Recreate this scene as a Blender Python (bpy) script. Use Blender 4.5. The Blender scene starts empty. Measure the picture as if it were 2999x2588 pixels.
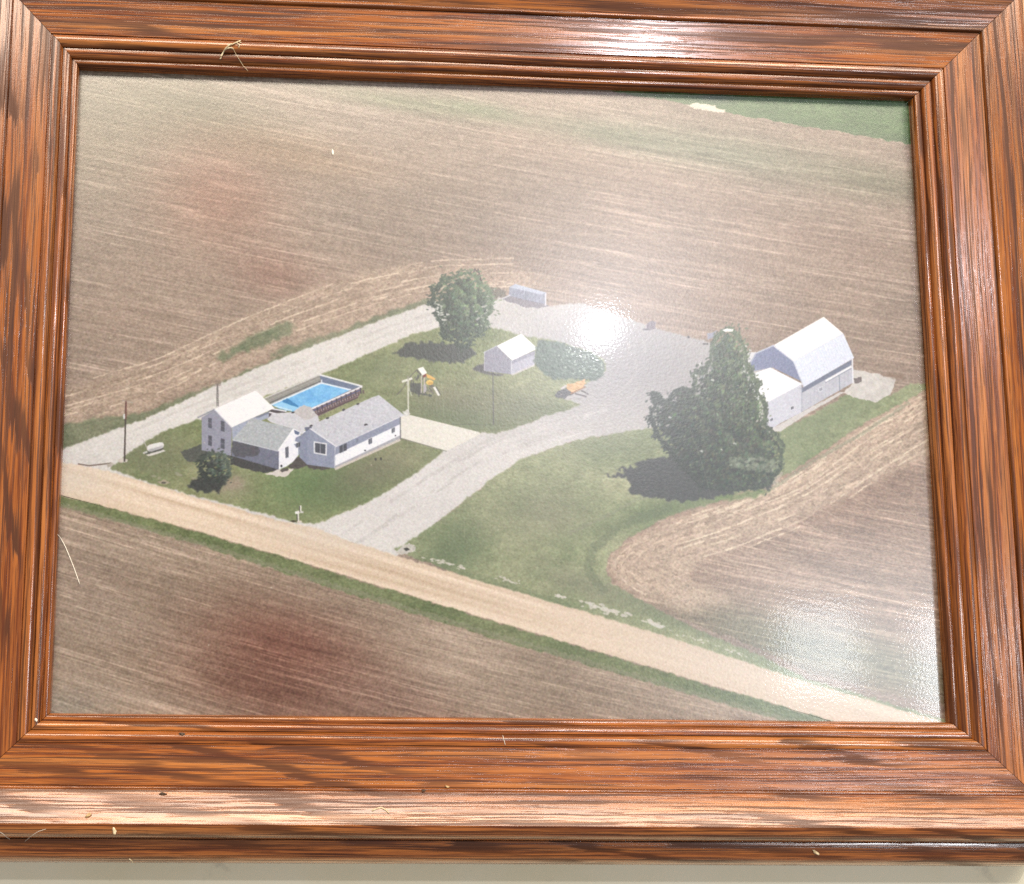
import bpy, bmesh, math, random
import numpy as np
from mathutils import Vector, Matrix

# ------------------------------------------------------------------ camera
W = 0.345                       # width of the frame's opening in metres
ASP = 1.3423348563666662
HH = 1.0 / ASP                  # opening height in units of W
F, CX, CY = 2800.0, 950.0, 1567.0          # solved from the four corners of the opening
CAM = np.array([0.2513537, 0.07783133, 1.06066535])
RM = np.array([[0.99902273, 0.01319906, 0.04218421],
               [0.01789404, -0.99342585, -0.11306936],
               [0.0404151, 0.11371393, -0.9926912]])
scene = bpy.context.scene
col = scene.collection
cd = bpy.data.cameras.new('camera')
cd.sensor_fit = 'HORIZONTAL'; cd.sensor_width = 36.0
cd.lens = F / 2999.0 * 36.0
cd.shift_x = (1499.5 - CX) / 2999.0
cd.shift_y = (CY - 1294.0) / 2999.0
cd.clip_start = 0.01; cd.clip_end = 50
cam = bpy.data.objects.new('camera', cd); col.objects.link(cam)
xr = Vector(RM[0]).normalized(); zb = -Vector(RM[2]).normalized()
yu = zb.cross(xr).normalized(); xr = yu.cross(zb).normalized()
m = Matrix((xr, yu, zb)).transposed().to_4x4(); m.translation = Vector(CAM) * W
cam.matrix_world = m
scene.camera = cam

# ------------------------------------------------------------------ light
world = bpy.data.worlds.new('World'); scene.world = world; world.use_nodes = True
bg = world.node_tree.nodes['Background']
bg.inputs[0].default_value = (1.0, 0.97, 0.92, 1); bg.inputs[1].default_value = 0.36
CENTRE = Vector((0.5 * W, 0.5 * HH * W, 0))
def area(name, origin, direction, dist, sx, sy, power, color, shape='RECTANGLE', spread=180):
    l = bpy.data.lights.new(name, 'AREA'); l.shape = shape; l.size = sx
    if shape in ('RECTANGLE', 'ELLIPSE'): l.size_y = sy
    l.energy = power; l.color = color
    l.spread = math.radians(spread)
    o = bpy.data.objects.new(name, l); col.objects.link(o)
    d = Vector(direction).normalized()
    o.location = Vector(origin) * W + d * dist
    ax = Vector((0, 1, 0)).cross(d).normalized(); ay = d.cross(ax).normalized()      # panes stand parallel to the picture's sides
    o.rotation_euler = Matrix((ax, ay, d)).transposed().to_euler()
    return o
# the ceiling bulb whose mirror image is the glare on the print, two panes of light further along
# the ceiling, and the wide warm window beyond the top of the picture
area('ceiling_lamp', (0.613, 0.448, 0), (0.3056, 0.3125, 0.8994), 2.6, 0.055, 0.055, 15, (0.92, 0.93, 1.0), 'DISK')
area('ceiling_panel', (0.857, 0.082, 0), (0.4945, 0.0034, 0.8692), 2.6, 0.19, 0.24, 8.0, (0.88, 0.95, 1.0))
area('ceiling_panel', (1.0, 0.060, 0), (0.574, -0.010, 0.818), 2.6, 0.10, 0.30, 7.5, (0.88, 0.95, 1.0))
area('window_light', (0.5, 0.0, 0), (0.12, 0.725, 0.67), 1.9, 3.4, 0.44, 82, (1.0, 0.90, 0.74))

scene.view_settings.view_transform = 'Standard'
scene.view_settings.look = 'None'
scene.view_settings.exposure = 0.0
scene.view_settings.gamma = 1.0
scene.view_settings.use_curve_mapping = False
scene.render.engine = 'CYCLES'
scene.cycles.use_denoising = False
scene.cycles.max_bounces = 6

# ------------------------------------------------------------------ helpers
def ray(px):
    d = RM.T @ np.array([(px[0] - CX) / F, (px[1] - CY) / F, 1.0])
    return d / np.linalg.norm(d)
def on_plane(px, z):
    d = ray(px); return CAM + d * ((z - CAM[2]) / d[2])
def link(name, me, parent=None, mat=None):
    o = bpy.data.objects.new(name, me); col.objects.link(o)
    if parent is not None: o.parent = parent
    if mat is not None: me.materials.append(mat)
    return o
def tag(o, label=None, cat=None, group=None, kind=None):
    if label: o['label'] = label
    if cat: o['category'] = cat
    if group: o['group'] = group
    if kind: o['kind'] = kind
    return o
class N:
    """small node-building helper"""
    def __init__(s, name):
        s.mat = bpy.data.materials.new(name); s.mat.use_nodes = True
        s.t = s.mat.node_tree; s.n = s.t.nodes; s.bsdf = s.n['Principled BSDF']
    def new(s, typ, **kw):
        nd = s.n.new(typ)
        for k, v in kw.items(): setattr(nd, k, v)
        return nd
    def put(s, sock, v):
        if hasattr(v, 'links') or isinstance(v, bpy.types.NodeSocket): s.t.links.new(v, sock)
        else: sock.default_value = v
    def math(s, op, a, b=0.0, c=None, clamp=False):
        nd = s.new('ShaderNodeMath', operation=op, use_clamp=clamp)
        s.put(nd.inputs[0], a); s.put(nd.inputs[1], b)
        if c is not None: s.put(nd.inputs[2], c)
        return nd.outputs[0]
    def noise(s, vec, scale=1.0, detail=2.0, rough=0.5, dist=0.0):
        nd = s.new('ShaderNodeTexNoise'); s.put(nd.inputs['Vector'], vec)
        nd.inputs['Scale'].default_value = scale; nd.inputs['Detail'].default_value = detail
        nd.inputs['Roughness'].default_value = rough; nd.inputs['Distortion'].default_value = dist
        return nd.outputs['Fac']
    def vec(s, x, y, z=0.0):
        nd = s.new('ShaderNodeCombineXYZ')
        for i, v in enumerate((x, y, z)): s.put(nd.inputs[i], v)
        return nd.outputs[0]
    def step(s, v, lo, hi):
        nd = s.new('ShaderNodeMapRange', interpolation_type='SMOOTHSTEP')
        s.put(nd.inputs[0], v); nd.inputs[1].default_value = lo; nd.inputs[2].default_value = hi
        return nd.outputs[0]
    def mix(s, f, a, b):
        nd = s.new('ShaderNodeMix', data_type='RGBA')
        s.put(nd.inputs[0], f); s.put(nd.inputs[6], a); s.put(nd.inputs[7], b)
        return nd.outputs[2]
    def bump(s, h, strength, dist, normal=None):
        nd = s.new('ShaderNodeBump'); nd.inputs['Strength'].default_value = strength
        nd.inputs['Distance'].default_value = dist; s.put(nd.inputs['Height'], h)
        if normal is not None: s.put(nd.inputs['Normal'], normal)
        return nd.outputs[0]

# ------------------------------------------------------------------ table top under the frame
TABLE_Z = -0.085
nm = N('cream_paint')
tc = nm.new('ShaderNodeTexCoord').outputs['Object']
n1 = nm.noise(tc, 14, 5, 0.6); n2 = nm.noise(tc, 420, 3, 0.6); n3 = nm.noise(tc, 60, 4, 0.65)
c = nm.mix(nm.step(n1, 0.3, 0.7), (0.84, 0.76, 0.54, 1), (0.90, 0.83, 0.64, 1))
c = nm.mix(nm.step(n3, 0.60, 0.78), c, (0.62, 0.57, 0.44, 1))
nm.put(nm.bsdf.inputs['Base Color'], c); nm.bsdf.inputs['Roughness'].default_value = 0.55
nm.put(nm.bsdf.inputs['Normal'], nm.bump(n2, 0.12, 0.0006))
bm = bmesh.new()
bmesh.ops.create_grid(bm, x_segments=2, y_segments=2, size=0.8)
me = bpy.data.meshes.new('tabletop'); bm.to_mesh(me); bm.free()
tab = link('tabletop', me, None, nm.mat); tab.location = (0.5 * W, 0.37 * W, TABLE_Z * W)
tag(tab, 'cream painted table top under the framed picture', None, None, 'structure')

# ------------------------------------------------------------------ oak frame
def arc(p, q, bulge, n=7):
    p = np.array(p); q = np.array(q); d = q - p; nrm = np.array([-d[1], d[0]])
    return [tuple(p + d * t + nrm * bulge * 4 * t * (1 - t)) for t in np.linspace(0, 1, n)]
PROF = [(0.0, -0.0075), (0.0, 0.0008)]
PROF += arc((0.0003, 0.0012), (0.0064, 0.0054), 0.27)
PROF += [(0.0066, 0.0044)]
PROF += arc((0.0070, 0.0050), (0.0158, 0.0118), 0.25, 9)
PROF += [(0.0161, 0.0100)]
PROF += arc((0.0166, 0.0108), (0.0284, 0.0174), 0.27, 10)
PROF += [(0.0289, 0.0160), (0.0294, 0.0160)]
PROF += [tuple(v) for v in np.linspace((0.0300, 0.0176), (0.0716, 0.0234), 8)]
PROF += [(0.0718, 0.0222), (0.0724, 0.0222)]
PROF += arc((0.0726, 0.0252), (0.0752, 0.0272), 0.25, 5)
PROF += arc((0.0760, 0.0268), (0.1072, 0.0424), -0.014, 14)
PROF += arc((0.1078, 0.0427), (0.1262, 0.0200), 0.20, 12)
PROF += [(0.1264, 0.0150), (0.1276, 0.0150)]
PROF += arc((0.1280, 0.0192), (0.1552, 0.0040), 0.20, 12)
PROF += [(0.1560, -0.0060), (0.1560, -0.0300), (0.1550, TABLE_Z + 0.0004)]
PD = np.array([p[0] for p in PROF]); PZ = np.array([p[1] for p in PROF])
ARC = np.concatenate([[0], np.cumsum(np.hypot(np.diff(PD), np.diff(PZ)))])

def wood(name, slant, freq, seed, lift=1.0, fig=1.0, tone=(1, 1, 1), warp=1.0, reps=1.0):
    nd = N(name)
    uv = nd.new('ShaderNodeUVMap', uv_map='grain').outputs[0]
    sp = nd.new('ShaderNodeSeparateXYZ'); nd.put(sp.inputs[0], uv)
    u, v = sp.outputs[0], sp.outputs[1]
    A = nd.noise(nd.vec(nd.math('MULTIPLY', u, 9.0), nd.math('MULTIPLY', v, 55.0), seed), 1, 3, 0.5)
    wob = nd.math('MULTIPLY', nd.math('SUBTRACT', A, 0.5), 2.2 * warp)
    # straight fibres
    fib = nd.noise(nd.vec(nd.math('MULTIPLY', u, 22), nd.math('MULTIPLY', v, 1050), seed + 3), 1, 5, 0.66)
    fib2 = nd.noise(nd.vec(nd.math('MULTIPLY', u, 60), nd.math('MULTIPLY', v, 3400), seed + 5), 1, 3, 0.6)
    wide = nd.noise(nd.vec(nd.math('MULTIPLY', u, 5), nd.math('MULTIPLY', v, 260), seed + 7), 1, 3, 0.55)
    # growth rings cut at a slant: broad late-wood bands with ragged fingers along the grain
    ph = nd.math('ADD', nd.math('ADD', nd.math('MULTIPLY', v, freq), nd.math('MULTIPLY', u, slant)), wob)
    tooth = nd.noise(nd.vec(nd.math('MULTIPLY', u, 16), nd.math('MULTIPLY', v, 800), seed + 11), 1, 4, 0.62)
    ph = nd.math('ADD', ph, nd.math('MULTIPLY', nd.math('SUBTRACT', tooth, 0.5), 1.0))
    fr = nd.math('FRACT', ph)
    band = nd.math('MULTIPLY', nd.step(fr, 0.52, 0.72), nd.math('SUBTRACT', 1.0, nd.step(fr, 0.93, 1.0)))
    gate = nd.step(nd.noise(nd.vec(nd.math('MULTIPLY', u, 7), nd.math('MULTIPLY', v, 90), seed + 17), 1, 3, 0.55), 0.42, 0.58)
    band = nd.math('MULTIPLY', nd.math('MULTIPLY', band, gate), fig)
    pore = nd.step(nd.noise(nd.vec(nd.math('MULTIPLY', u, 70), nd.math('MULTIPLY', v, 2300), seed + 23), 1, 2, 0.5), 0.56, 0.68)
    hair = nd.step(nd.noise(nd.vec(nd.math('MULTIPLY', u, 9), nd.math('MULTIPLY', nd.math('ADD', v, nd.math('MULTIPLY', A, 0.004)), 1150), seed + 41), 1, 3, 0.6), 0.53, 0.58)
    dark = nd.math('MAXIMUM', nd.math('MULTIPLY', nd.math('MULTIPLY', band, nd.step(fib, 0.15, 0.62)), 1.0), nd.math('MAXIMUM', nd.math('MULTIPLY', pore, 0.70), nd.math('MULTIPLY', hair, 0.85)), clamp=True)
    T = lambda r, g, b: (r * lift * tone[0] * 1.04, g * lift * tone[1] * 0.95, b * lift * tone[2] * 0.95, 1)
    base = nd.mix(nd.step(fib, 0.40, 0.58), T(0.135, 0.034, 0.007), T(0.350, 0.115, 0.021))
    base = nd.mix(nd.math('MULTIPLY', nd.step(wide, 0.45, 0.70), 0.6), base, T(0.50, 0.205, 0.050))
    base = nd.mix(nd.math('MULTIPLY', nd.step(fib2, 0.48, 0.66), 0.40), base, T(0.080, 0.018, 0.005))
    base = nd.mix(nd.math('MULTIPLY', dark, 0.85), base, T(0.024, 0.007, 0.004))
    nd.put(nd.bsdf.inputs['Base Color'], base)
    ripple = nd.noise(nd.vec(nd.math('MULTIPLY', u, 950), nd.math('MULTIPLY', v, 300), seed + 31), 1, 2, 0.5)
    smudge = nd.noise(nd.vec(nd.math('MULTIPLY', u, 30), nd.math('MULTIPLY', v, 60), seed + 37), 1, 4, 0.6)
    rough = nd.math('ADD', nd.math('ADD', 0.20, nd.math('MULTIPLY', dark, 0.30)), nd.math('MULTIPLY', smudge, 0.10))
    nd.put(nd.bsdf.inputs['Roughness'], rough)
    nd.bsdf.inputs['IOR'].default_value = 1.52
    hgt = nd.math('SUBTRACT', nd.math('ADD', nd.math('MULTIPLY', ripple, 0.30), nd.math('MULTIPLY', fib, 0.45)), nd.math('MULTIPLY', dark, 0.9))
    nd.put(nd.bsdf.inputs['Normal'], nd.bump(hgt, 0.55, 0.00006))
    nd.bsdf.inputs['Specular IOR Level'].default_value = 0.22
    cw = nd.math('SUBTRACT', 0.85, nd.math('MULTIPLY', dark, 0.70))
    nd.put(nd.bsdf.inputs['Coat Weight'], cw); nd.bsdf.inputs['Coat Roughness'].default_value = 0.17
    nd.put(nd.bsdf.inputs['Coat Normal'], nd.bump(hgt, 0.4, 0.00004))
    return nd.mat

def rail(label, side, mat, parent):
    """one mitred length of moulding; u runs along it, v across the profile"""
    gap = 0.00035
    verts, uvs, faces = [], [], []
    n = len(PROF)
    L = 1.0 if side in 'TB' else HH
    for e in (0, 1):
        for i, (d, z) in enumerate(PROF):
            s = (-d + gap) if e == 0 else (L + d - gap)
            if side == 'T': p = (s, HH + d, z)
            elif side == 'B': p = (s, -d, z)
            elif side == 'R': p = (1 + d, s, z)
            else: p = (-d, s, z)
            verts.append((p[0] * W, p[1] * W, z * W)); uvs.append((s * W, ARC[i] * W))
    flip = side in 'TL'
    for i in range(n - 1):
        q = (i, i + 1, n + i + 1, n + i)
        faces.append(q[::-1] if not flip else q)
    # the flat back and the two mitre cuts close the piece
    faces.append((0, n, 2 * n - 1, n - 1) if not flip else (0, n - 1, 2 * n - 1, n))
    faces.append(tuple(range(n)) if not flip else tuple(reversed(range(n))))
    faces.append(tuple(n + i for i in reversed(range(n))) if not flip else tuple(n + i for i in range(n)))
    me = bpy.data.meshes.new('rail'); me.from_pydata(verts, [], faces); me.update()
    ul = me.uv_layers.new(name='grain')
    for lp in me.loops: ul.data[lp.index].uv = uvs[lp.vertex_index]
    bm = bmesh.new(); bm.from_mesh(me); bmesh.ops.recalc_face_normals(bm, faces=bm.faces); bm.to_mesh(me); bm.free()
    for p in me.polygons: p.use_smooth = True
    me.set_sharp_from_angle(angle=math.radians(32))
    o = link('rail', me, parent, mat); o['label'] = label
    return o
frame = bpy.data.objects.new('picture_frame', None); col.objects.link(frame)
tag(frame, 'reddish brown varnished oak picture frame with beaded edges around the photograph', 'picture frame')
rail('upper rail of the oak frame with straight grain and a pale glare', 'T', wood('oak_upper', 2.0, 80, 1.3, 1.0, 1.0), frame)
rail('lower rail of the oak frame with slanting dark grain', 'B', wood('oak_lower', -20.0, 92, 5.1, 1.05, 1.0), frame)
rail('left rail of the oak frame with dark diagonal grain', 'L', wood('oak_left', -20.0, 46, 9.7, 0.92, 1.0, (0.98, 0.97, 1.0), 1.3), frame)
rail('right rail of the oak frame with long straight grain', 'R', wood('oak_right', 2.0, 210, 14.2, 1.0, 1.0), frame)

# ------------------------------------------------------------------ the aerial photograph: a flat print, painted by code
PRINT_Z = -0.0062
MG = 0.005
X0, X1, Y0, Y1 = -MG, 1 + MG, -MG, HH + MG
TW = 1920; TH = int(round(TW * (Y1 - Y0) / (X1 - X0)))
SX = TW / (X1 - X0)
rng = np.random.default_rng(7)
def to_tex(px):
    p = on_plane(px, PRINT_Z); return ((p[0] - X0) * SX, (p[1] - Y0) * SX)
gx, gy = np.meshgrid((np.arange(TW) + 0.5) / SX + X0, (np.arange(TH) + 0.5) / SX + Y0)
P3 = np.stack([gx - CAM[0], gy - CAM[1], np.full_like(gx, PRINT_Z - CAM[2])])
qx = np.tensordot(RM[0], P3, 1); qy = np.tensordot(RM[1], P3, 1); qz = np.tensordot(RM[2], P3, 1)
PX = (F * qx / qz + CX).astype(np.float32); PY = (F * qy / qz + CY).astype(np.float32)   # photo pixel of each texel
del P3, qx, qy, qz
TAB = rng.random((512, 512), dtype=np.float32)
def vn(x, y, seed=0):
    x = x + seed * 37.17; y = y + seed * 91.71
    xi = np.floor(x); yi = np.floor(y); fx = (x - xi).astype(np.float32); fy = (y - yi).astype(np.float32)
    xi = xi.astype(np.int64) & 511; yi = yi.astype(np.int64) & 511
    fx = fx * fx * (3 - 2 * fx); fy = fy * fy * (3 - 2 * fy)
    x2 = (xi + 1) & 511; y2 = (yi + 1) & 511
    return (TAB[yi, xi] * (1 - fx) + TAB[yi, x2] * fx) * (1 - fy) + (TAB[y2, xi] * (1 - fx) + TAB[y2, x2] * fx) * fy
def fbm(x, y, o=3, seed=0):
    r = 0; a = 0.5; t = 0
    for i in range(o):
        r = r + a * vn(x * 2 ** i, y * 2 ** i, seed + i * 5); t += a; a *= 0.55
    return r / t
def blur(a, r):
    if r < 1: return a
    for ax in (0, 1):
        for _ in range(2):
            pad = [(0, 0)] * a.ndim; pad[ax] = (r + 1, r)
            c = np.cumsum(np.pad(a, pad, mode='edge'), axis=ax, dtype=np.float64)
            n = a.shape[ax]
            hi = np.take(c, np.arange(2 * r + 1, 2 * r + 1 + n), axis=ax); lo = np.take(c, np.arange(0, n), axis=ax)
            a = ((hi - lo) / (2 * r + 1)).astype(np.float32)
    return a
IMG = np.zeros((TH, TW, 3), np.float32)
rgb = lambda *c: np.array(c, np.float32)
def mixin(sl, alpha, colr):
    IMG[sl] += (np.asarray(colr, np.float32) - IMG[sl]) * alpha[..., None]
def cover(poly, rough=0.0, rscale=8.0, soft=0, ss=3, pad=4):
    """anti-aliased coverage of a polygon given in photo pixels"""
    t = np.array([to_tex(p) for p in poly])
    pad = pad + int(rough * 1.5) + soft * 3
    x0 = max(0, int(t[:, 0].min()) - pad); x1 = min(TW, int(t[:, 0].max()) + pad + 2)
    y0 = max(0, int(t[:, 1].min()) - pad); y1 = min(TH, int(t[:, 1].max()) + pad + 2)
    if x1 <= x0 or y1 <= y0: return None, None
    xx, yy = np.meshgrid(np.arange(x0, x1, dtype=np.float32), np.arange(y0, y1, dtype=np.float32))
    if rough:
        s = rng.integers(0, 99)
        dx = (fbm(xx / rscale, yy / rscale, 3, s) - 0.5) * 2 * rough; dy = (fbm(xx / rscale, yy / rscale, 3, s + 40) - 0.5) * 2 * rough
    acc = np.zeros(xx.shape, np.float32)
    if xx.size > 600000: ss = min(ss, 2)
    for a in range(ss):
        for b in range(ss):
            X = xx + (a + 0.5) / ss; Y = yy + (b + 0.5) / ss
            if rough: X = X + dx; Y = Y + dy
            ins = np.zeros(xx.shape, bool)
            for i in range(len(t)):
                ax, ay = t[i - 1]; bx, by = t[i]
                if ay == by: continue
                ins ^= ((ay > Y) != (by > Y)) & (X < (bx - ax) * (Y - ay) / (by - ay) + ax)
            acc += ins
    acc /= ss * ss
    if soft: acc = blur(acc, soft)
    return (slice(y0, y1), slice(x0, x1)), acc
def fill(poly, colr, rough=0.0, rscale=8.0, soft=0, alpha=1.0, var=0.0, vscale=3.0, pad=4):
    sl, a = cover(poly, rough, rscale, soft, pad=pad)
    if sl is None: return
    c = np.broadcast_to(np.asarray(colr, np.float32), a.shape + (3,)).copy() if np.ndim(colr) == 1 else colr[sl]
    if var:
        s = rng.integers(0, 99)
        k = (fbm(PX[sl] / vscale, PY[sl] / vscale, 2, s) - 0.5) * 2 * var
        c = c + k[..., None]
    mixin(sl, a * alpha, c)
def line(p, q, w, colr, alpha=1.0, rough=0.0):
    p = np.array(p, float); q = np.array(q, float); d = q - p; n = np.array([-d[1], d[0]]) / max(np.hypot(*d), 1e-6) * w / 2
    fill([p + n, q + n, q - n, p - n], colr, alpha=alpha, rough=rough, rscale=4)
def pline(pts, w, colr, alpha=1.0, rough=0.0):
    for a, b in zip(pts[:-1], pts[1:]): line(a, b, w, colr, alpha, rough)
def ell(cx, cy, rx, ry, n=20, rot=0.0):
    c, s = math.cos(rot), math.sin(rot)
    return [(cx + rx * math.cos(t) * c - ry * math.sin(t) * s, cy + rx * math.cos(t) * s + ry * math.sin(t) * c) for t in np.linspace(0, 2 * math.pi, n, endpoint=False)]
def zoomer(x0, y0, k):
    return lambda *pts: [(x0 + x * k, y0 + y * k) for x, y in pts]
D = zoomer(0, 0, 2999 / 2072)
Z1 = zoomer(550, 1030, 800 / 2072); Z2 = zoomer(1050, 750, 800 / 2072); Z3 = zoomer(1750, 850, 900 / 2072)
Z4 = zoomer(180, 1050, 800 / 2072); Z5 = zoomer(1650, 1100, 1100 / 1873); Z6 = zoomer(150, 1400, 1100 / 2072)
Z8 = zoomer(1300, 200, 1420 / 2072); Z9 = zoomer(1100, 1100, 900 / 2072)
def inside_pts(poly, n):
    """n random photo pixels inside a polygon"""
    p = np.array(poly); out = []
    while len(out) < n:
        q = rng.uniform(p.min(0), p.max(0), (n * 3, 2)); ins = np.zeros(len(q), bool)
        for i in range(len(p)):
            ax, ay = p[i - 1]; bx, by = p[i]
            if ay == by: continue
            ins ^= ((ay > q[:, 1]) != (by > q[:, 1])) & (q[:, 0] < (bx - ax) * (q[:, 1] - ay) / (by - ay) + ax)
        out += list(q[ins])
    return np.array(out[:n])
def dabs(pts, r, cols, alpha=0.85, stretch=1.0, ang=0.0):
    """small soft strokes at photo pixels"""
    k = SX * W / (2440 * W / 1.0)
    for (x, y), rr, c in zip(pts, r, cols):
        tx, ty = to_tex((x, y)); R_ = rr * k
        a = ang + rng.normal(0, 0.5); ca, sa = math.cos(a), math.sin(a)
        h = int(R_ * max(1, stretch)) + 2
        x0, x1, y0, y1 = max(0, int(tx) - h), min(TW, int(tx) + h + 1), max(0, int(ty) - h), min(TH, int(ty) + h + 1)
        if x1 <= x0 or y1 <= y0: continue
        xx, yy = np.meshgrid(np.arange(x0, x1) + 0.5 - tx, np.arange(y0, y1) + 0.5 - ty)
        e = ((xx * ca + yy * sa) / (R_ * stretch)) ** 2 + ((-xx * sa + yy * ca) / R_) ** 2
        al = np.clip(1.35 - e, 0, 1).astype(np.float32) * alpha
        mixin((slice(y0, y1), slice(x0, x1)), al, c)
def spot(cx, cy, rx, ry, rot=0.0):
    c, s = math.cos(rot), math.sin(rot); dx = PX - cx; dy = PY - cy
    return np.exp(-(((dx * c + dy * s) / rx) ** 2 + ((-dx * s + dy * c) / ry) ** 2)).astype(np.float32)

# ---- ploughed fields: brown base colour with redder and greener patches, long stubble rows, grain
def field_rows(c, a, s, wid):
    r = fbm(a / 230, c / (wid * 0.55), 3, s) - 0.5
    fine = vn(a / 60, c / 3.2, s + 9) - 0.5
    br = np.clip(vn(a / 420, c / wid, s + 3) * 0.55 + vn(a / 90, c / 4.5, s + 4) * 0.45 - 0.60, 0, 1) * 3.2
    dk = np.clip(0.36 - vn(a / 330, c / (wid * 0.8), s + 6) * 0.6 - vn(a / 50, c / 4, s + 8) * 0.4, 0, 1) * 2.6
    idx = np.floor(c / wid); jit = vn(idx * 3.7, idx * 0 + 5.5, s + 12) - 0.5
    f_ = (c / wid - idx - 0.5 - jit * 0.55) * wid
    row = np.exp(-(f_ / 1.7) ** 2) * np.clip(vn(a / 240, idx * 1.9, s + 14) * 1.5 + vn(a / 22, idx * 2.3, s + 15) * 0.8 - 1.05, 0, 1)
    row2 = np.exp(-((f_ + 3.2) / 1.8) ** 2) * np.clip(vn(a / 260, idx * 1.3, s + 16) * 1.4 - 0.6, 0, 1)
    return r, fine, br * 0.7 + row * 1.0, dk * 0.8 + row2 * 0.7
GR = (fbm(PX / 4.5, PY / 4.5, 2, 77) - 0.5); GR2 = (vn(PX / 11, PY / 8, 78) - 0.5)
c1 = PY - (0.2165 * PX - 1.09e-5 * PX * PX)
r, fi, br, dk = field_rows(c1, PX, 1, 13.0)
UP = np.empty_like(IMG); UP[:] = rgb(152, 132, 116)
big = fbm(PX / 420, c1 / 150, 3, 20) - 0.5
UP += big[..., None] * rgb(26, 20, 16)
def toward(img, mask, colr, k): img += (rgb(*colr) - img) * (mask * k)[..., None]
toward(UP, spot(300, 330, 330, 240), (128, 117, 94), 0.7)
toward(UP, spot(600, 330, 230, 90, 0.2), (112, 106, 80), 0.7)
toward(UP, spot(640, 560, 190, 160, 0.3), (148, 106, 86), 0.85)  # redder brown patches towards the upper left
toward(UP, spot(820, 440, 260, 60, 0.2), (138, 106, 76), 0.6)
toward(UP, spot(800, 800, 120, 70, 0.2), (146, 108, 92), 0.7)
toward(UP, spot(1180, 300, 230, 26, 0.16), (112, 118, 86), 0.7)
toward(UP, spot(1400, 320, 140, 24, 0.2), (114, 124, 90), 0.75)
toward(UP, spot(1830, 400, 250, 36, 0.17), (118, 122, 96), 0.8)
toward(UP, spot(2150, 450, 330, 60, 0.17), (126, 128, 104), 0.75)
toward(UP, spot(2560, 530, 200, 50, 0.17), (124, 120, 96), 0.75)
toward(UP, spot(2480, 720, 260, 50, 0.17), (158, 134, 118), 0.6)
toward(UP, spot(2100, 850, 420, 120, 0.1), (162, 140, 122), 0.5)
UP += (r * 20 + fi * 20 + br * 42 - dk * 18 + GR * 42 + GR2 * 10)[..., None] * rgb(1.0, 0.96, 0.92)
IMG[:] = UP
del UP
# lower left field
LL = D((60, 985), (400, 1090), (700, 1180), (1000, 1285), (1400, 1405), (1720, 1490), (1720, 1520), (60, 1520))
c2 = PY - 0.275 * PX + 0.00006 * (PX - 900) ** 2 * 0.4
r, fi, br, dk = field_rows(c2, PX, 31, 17.0)
LOW = np.empty_like(IMG); LOW[:] = rgb(162, 142, 122)
LOW += ((fbm(PX / 300, c2 / 110, 3, 44) - 0.5) * 40)[..., None]
toward(LOW, spot(840, 1900, 270, 130, 0.27), (122, 74, 56), 0.9)  # broad red-brown patches across the lower field
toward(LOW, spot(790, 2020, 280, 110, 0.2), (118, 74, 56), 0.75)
toward(LOW, spot(1150, 2060, 260, 90, 0.3), (122, 88, 72), 0.5)
toward(LOW, spot(250, 1700, 260, 170, 0.2), (150, 130, 114), 0.5)
toward(LOW, spot(180, 2080, 150, 60, 0.2), (150, 144, 130), 0.6)
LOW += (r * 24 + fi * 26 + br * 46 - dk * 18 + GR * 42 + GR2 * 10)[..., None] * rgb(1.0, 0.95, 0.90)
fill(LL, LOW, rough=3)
# lower right field
RR = D((1960, 760), (1870, 785), (1740, 860), (1600, 955), (1450, 1015), (1350, 1045), (1270, 1090), (1230, 1125), (1225, 1150), (1240, 1180),
       (1300, 1215), (1400, 1262), (1520, 1305), (1640, 1360), (1760, 1395), (1960, 1440))
c3 = PY - 0.215 * PX + 0.00002 * (PX - 2200) ** 2
r, fi, br, dk = field_rows(c3, PX, 61, 17.0)
LOW[:] = rgb(158, 133, 115)
LOW += ((fbm(PX / 300, c3 / 110, 3, 54) - 0.5) * 34)[..., None]
toward(LOW, spot(2450, 1450, 240, 120, 0.2), (146, 114, 92), 0.6)
toward(LOW, spot(2250, 1870, 300, 70, 0.3), (116, 116, 88), 0.75)
toward(LOW, spot(2600, 1950, 300, 80, 0.3), (120, 118, 92), 0.75)
LOW += (r * 28 + fi * 28 + br * 50 - dk * 22 + GR * 48 + GR2 * 14)[..., None] * rgb(1.0, 0.96, 0.9)
fill(RR, LOW, rough=7, rscale=22)
# turning strips of loose straw at the field ends
def seg_dist(pts, x, y):
    best = None
    for (ax, ay), (bx, by) in zip(pts[:-1], pts[1:]):
        dx, dy = bx - ax, by - ay; t = np.clip(((x - ax) * dx + (y - ay) * dy) / (dx * dx + dy * dy), 0, 1)
        dd = np.hypot(x - ax - t * dx, y - ay - t * dy); best = dd if best is None else np.minimum(best, dd)
    return best
edge = D((1960, 770), (1870, 785), (1740, 860), (1600, 955), (1450, 1015), (1350, 1045), (1270, 1090), (1230, 1125), (1225, 1150), (1240, 1180), (1300, 1215), (1400, 1262))
sub = (slice(int(to_tex((2000, 1950))[1]) - 60, int(to_tex((2700, 1050))[1]) + 40), slice(int(to_tex((1720, 1500))[0]), TW))
sub = (slice(max(0, sub[0].start), min(TH, sub[0].stop)), sub[1])
sd = seg_dist(edge, PX[sub], PY[sub]); wx, wy = PX[sub], PY[sub]
wob = (fbm(wx / 60, wy / 60, 3, 81) - 0.5) * 46
sr = fbm((sd + wob) / 7.0, (wx - 0.8 * wy) / 80, 3, 83) - 0.5
st = fbm(wx / 6, wy / 5, 3, 85) - 0.5
STR = np.empty(sd.shape + (3,), np.float32); STR[:] = rgb(190, 168, 146)
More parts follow.
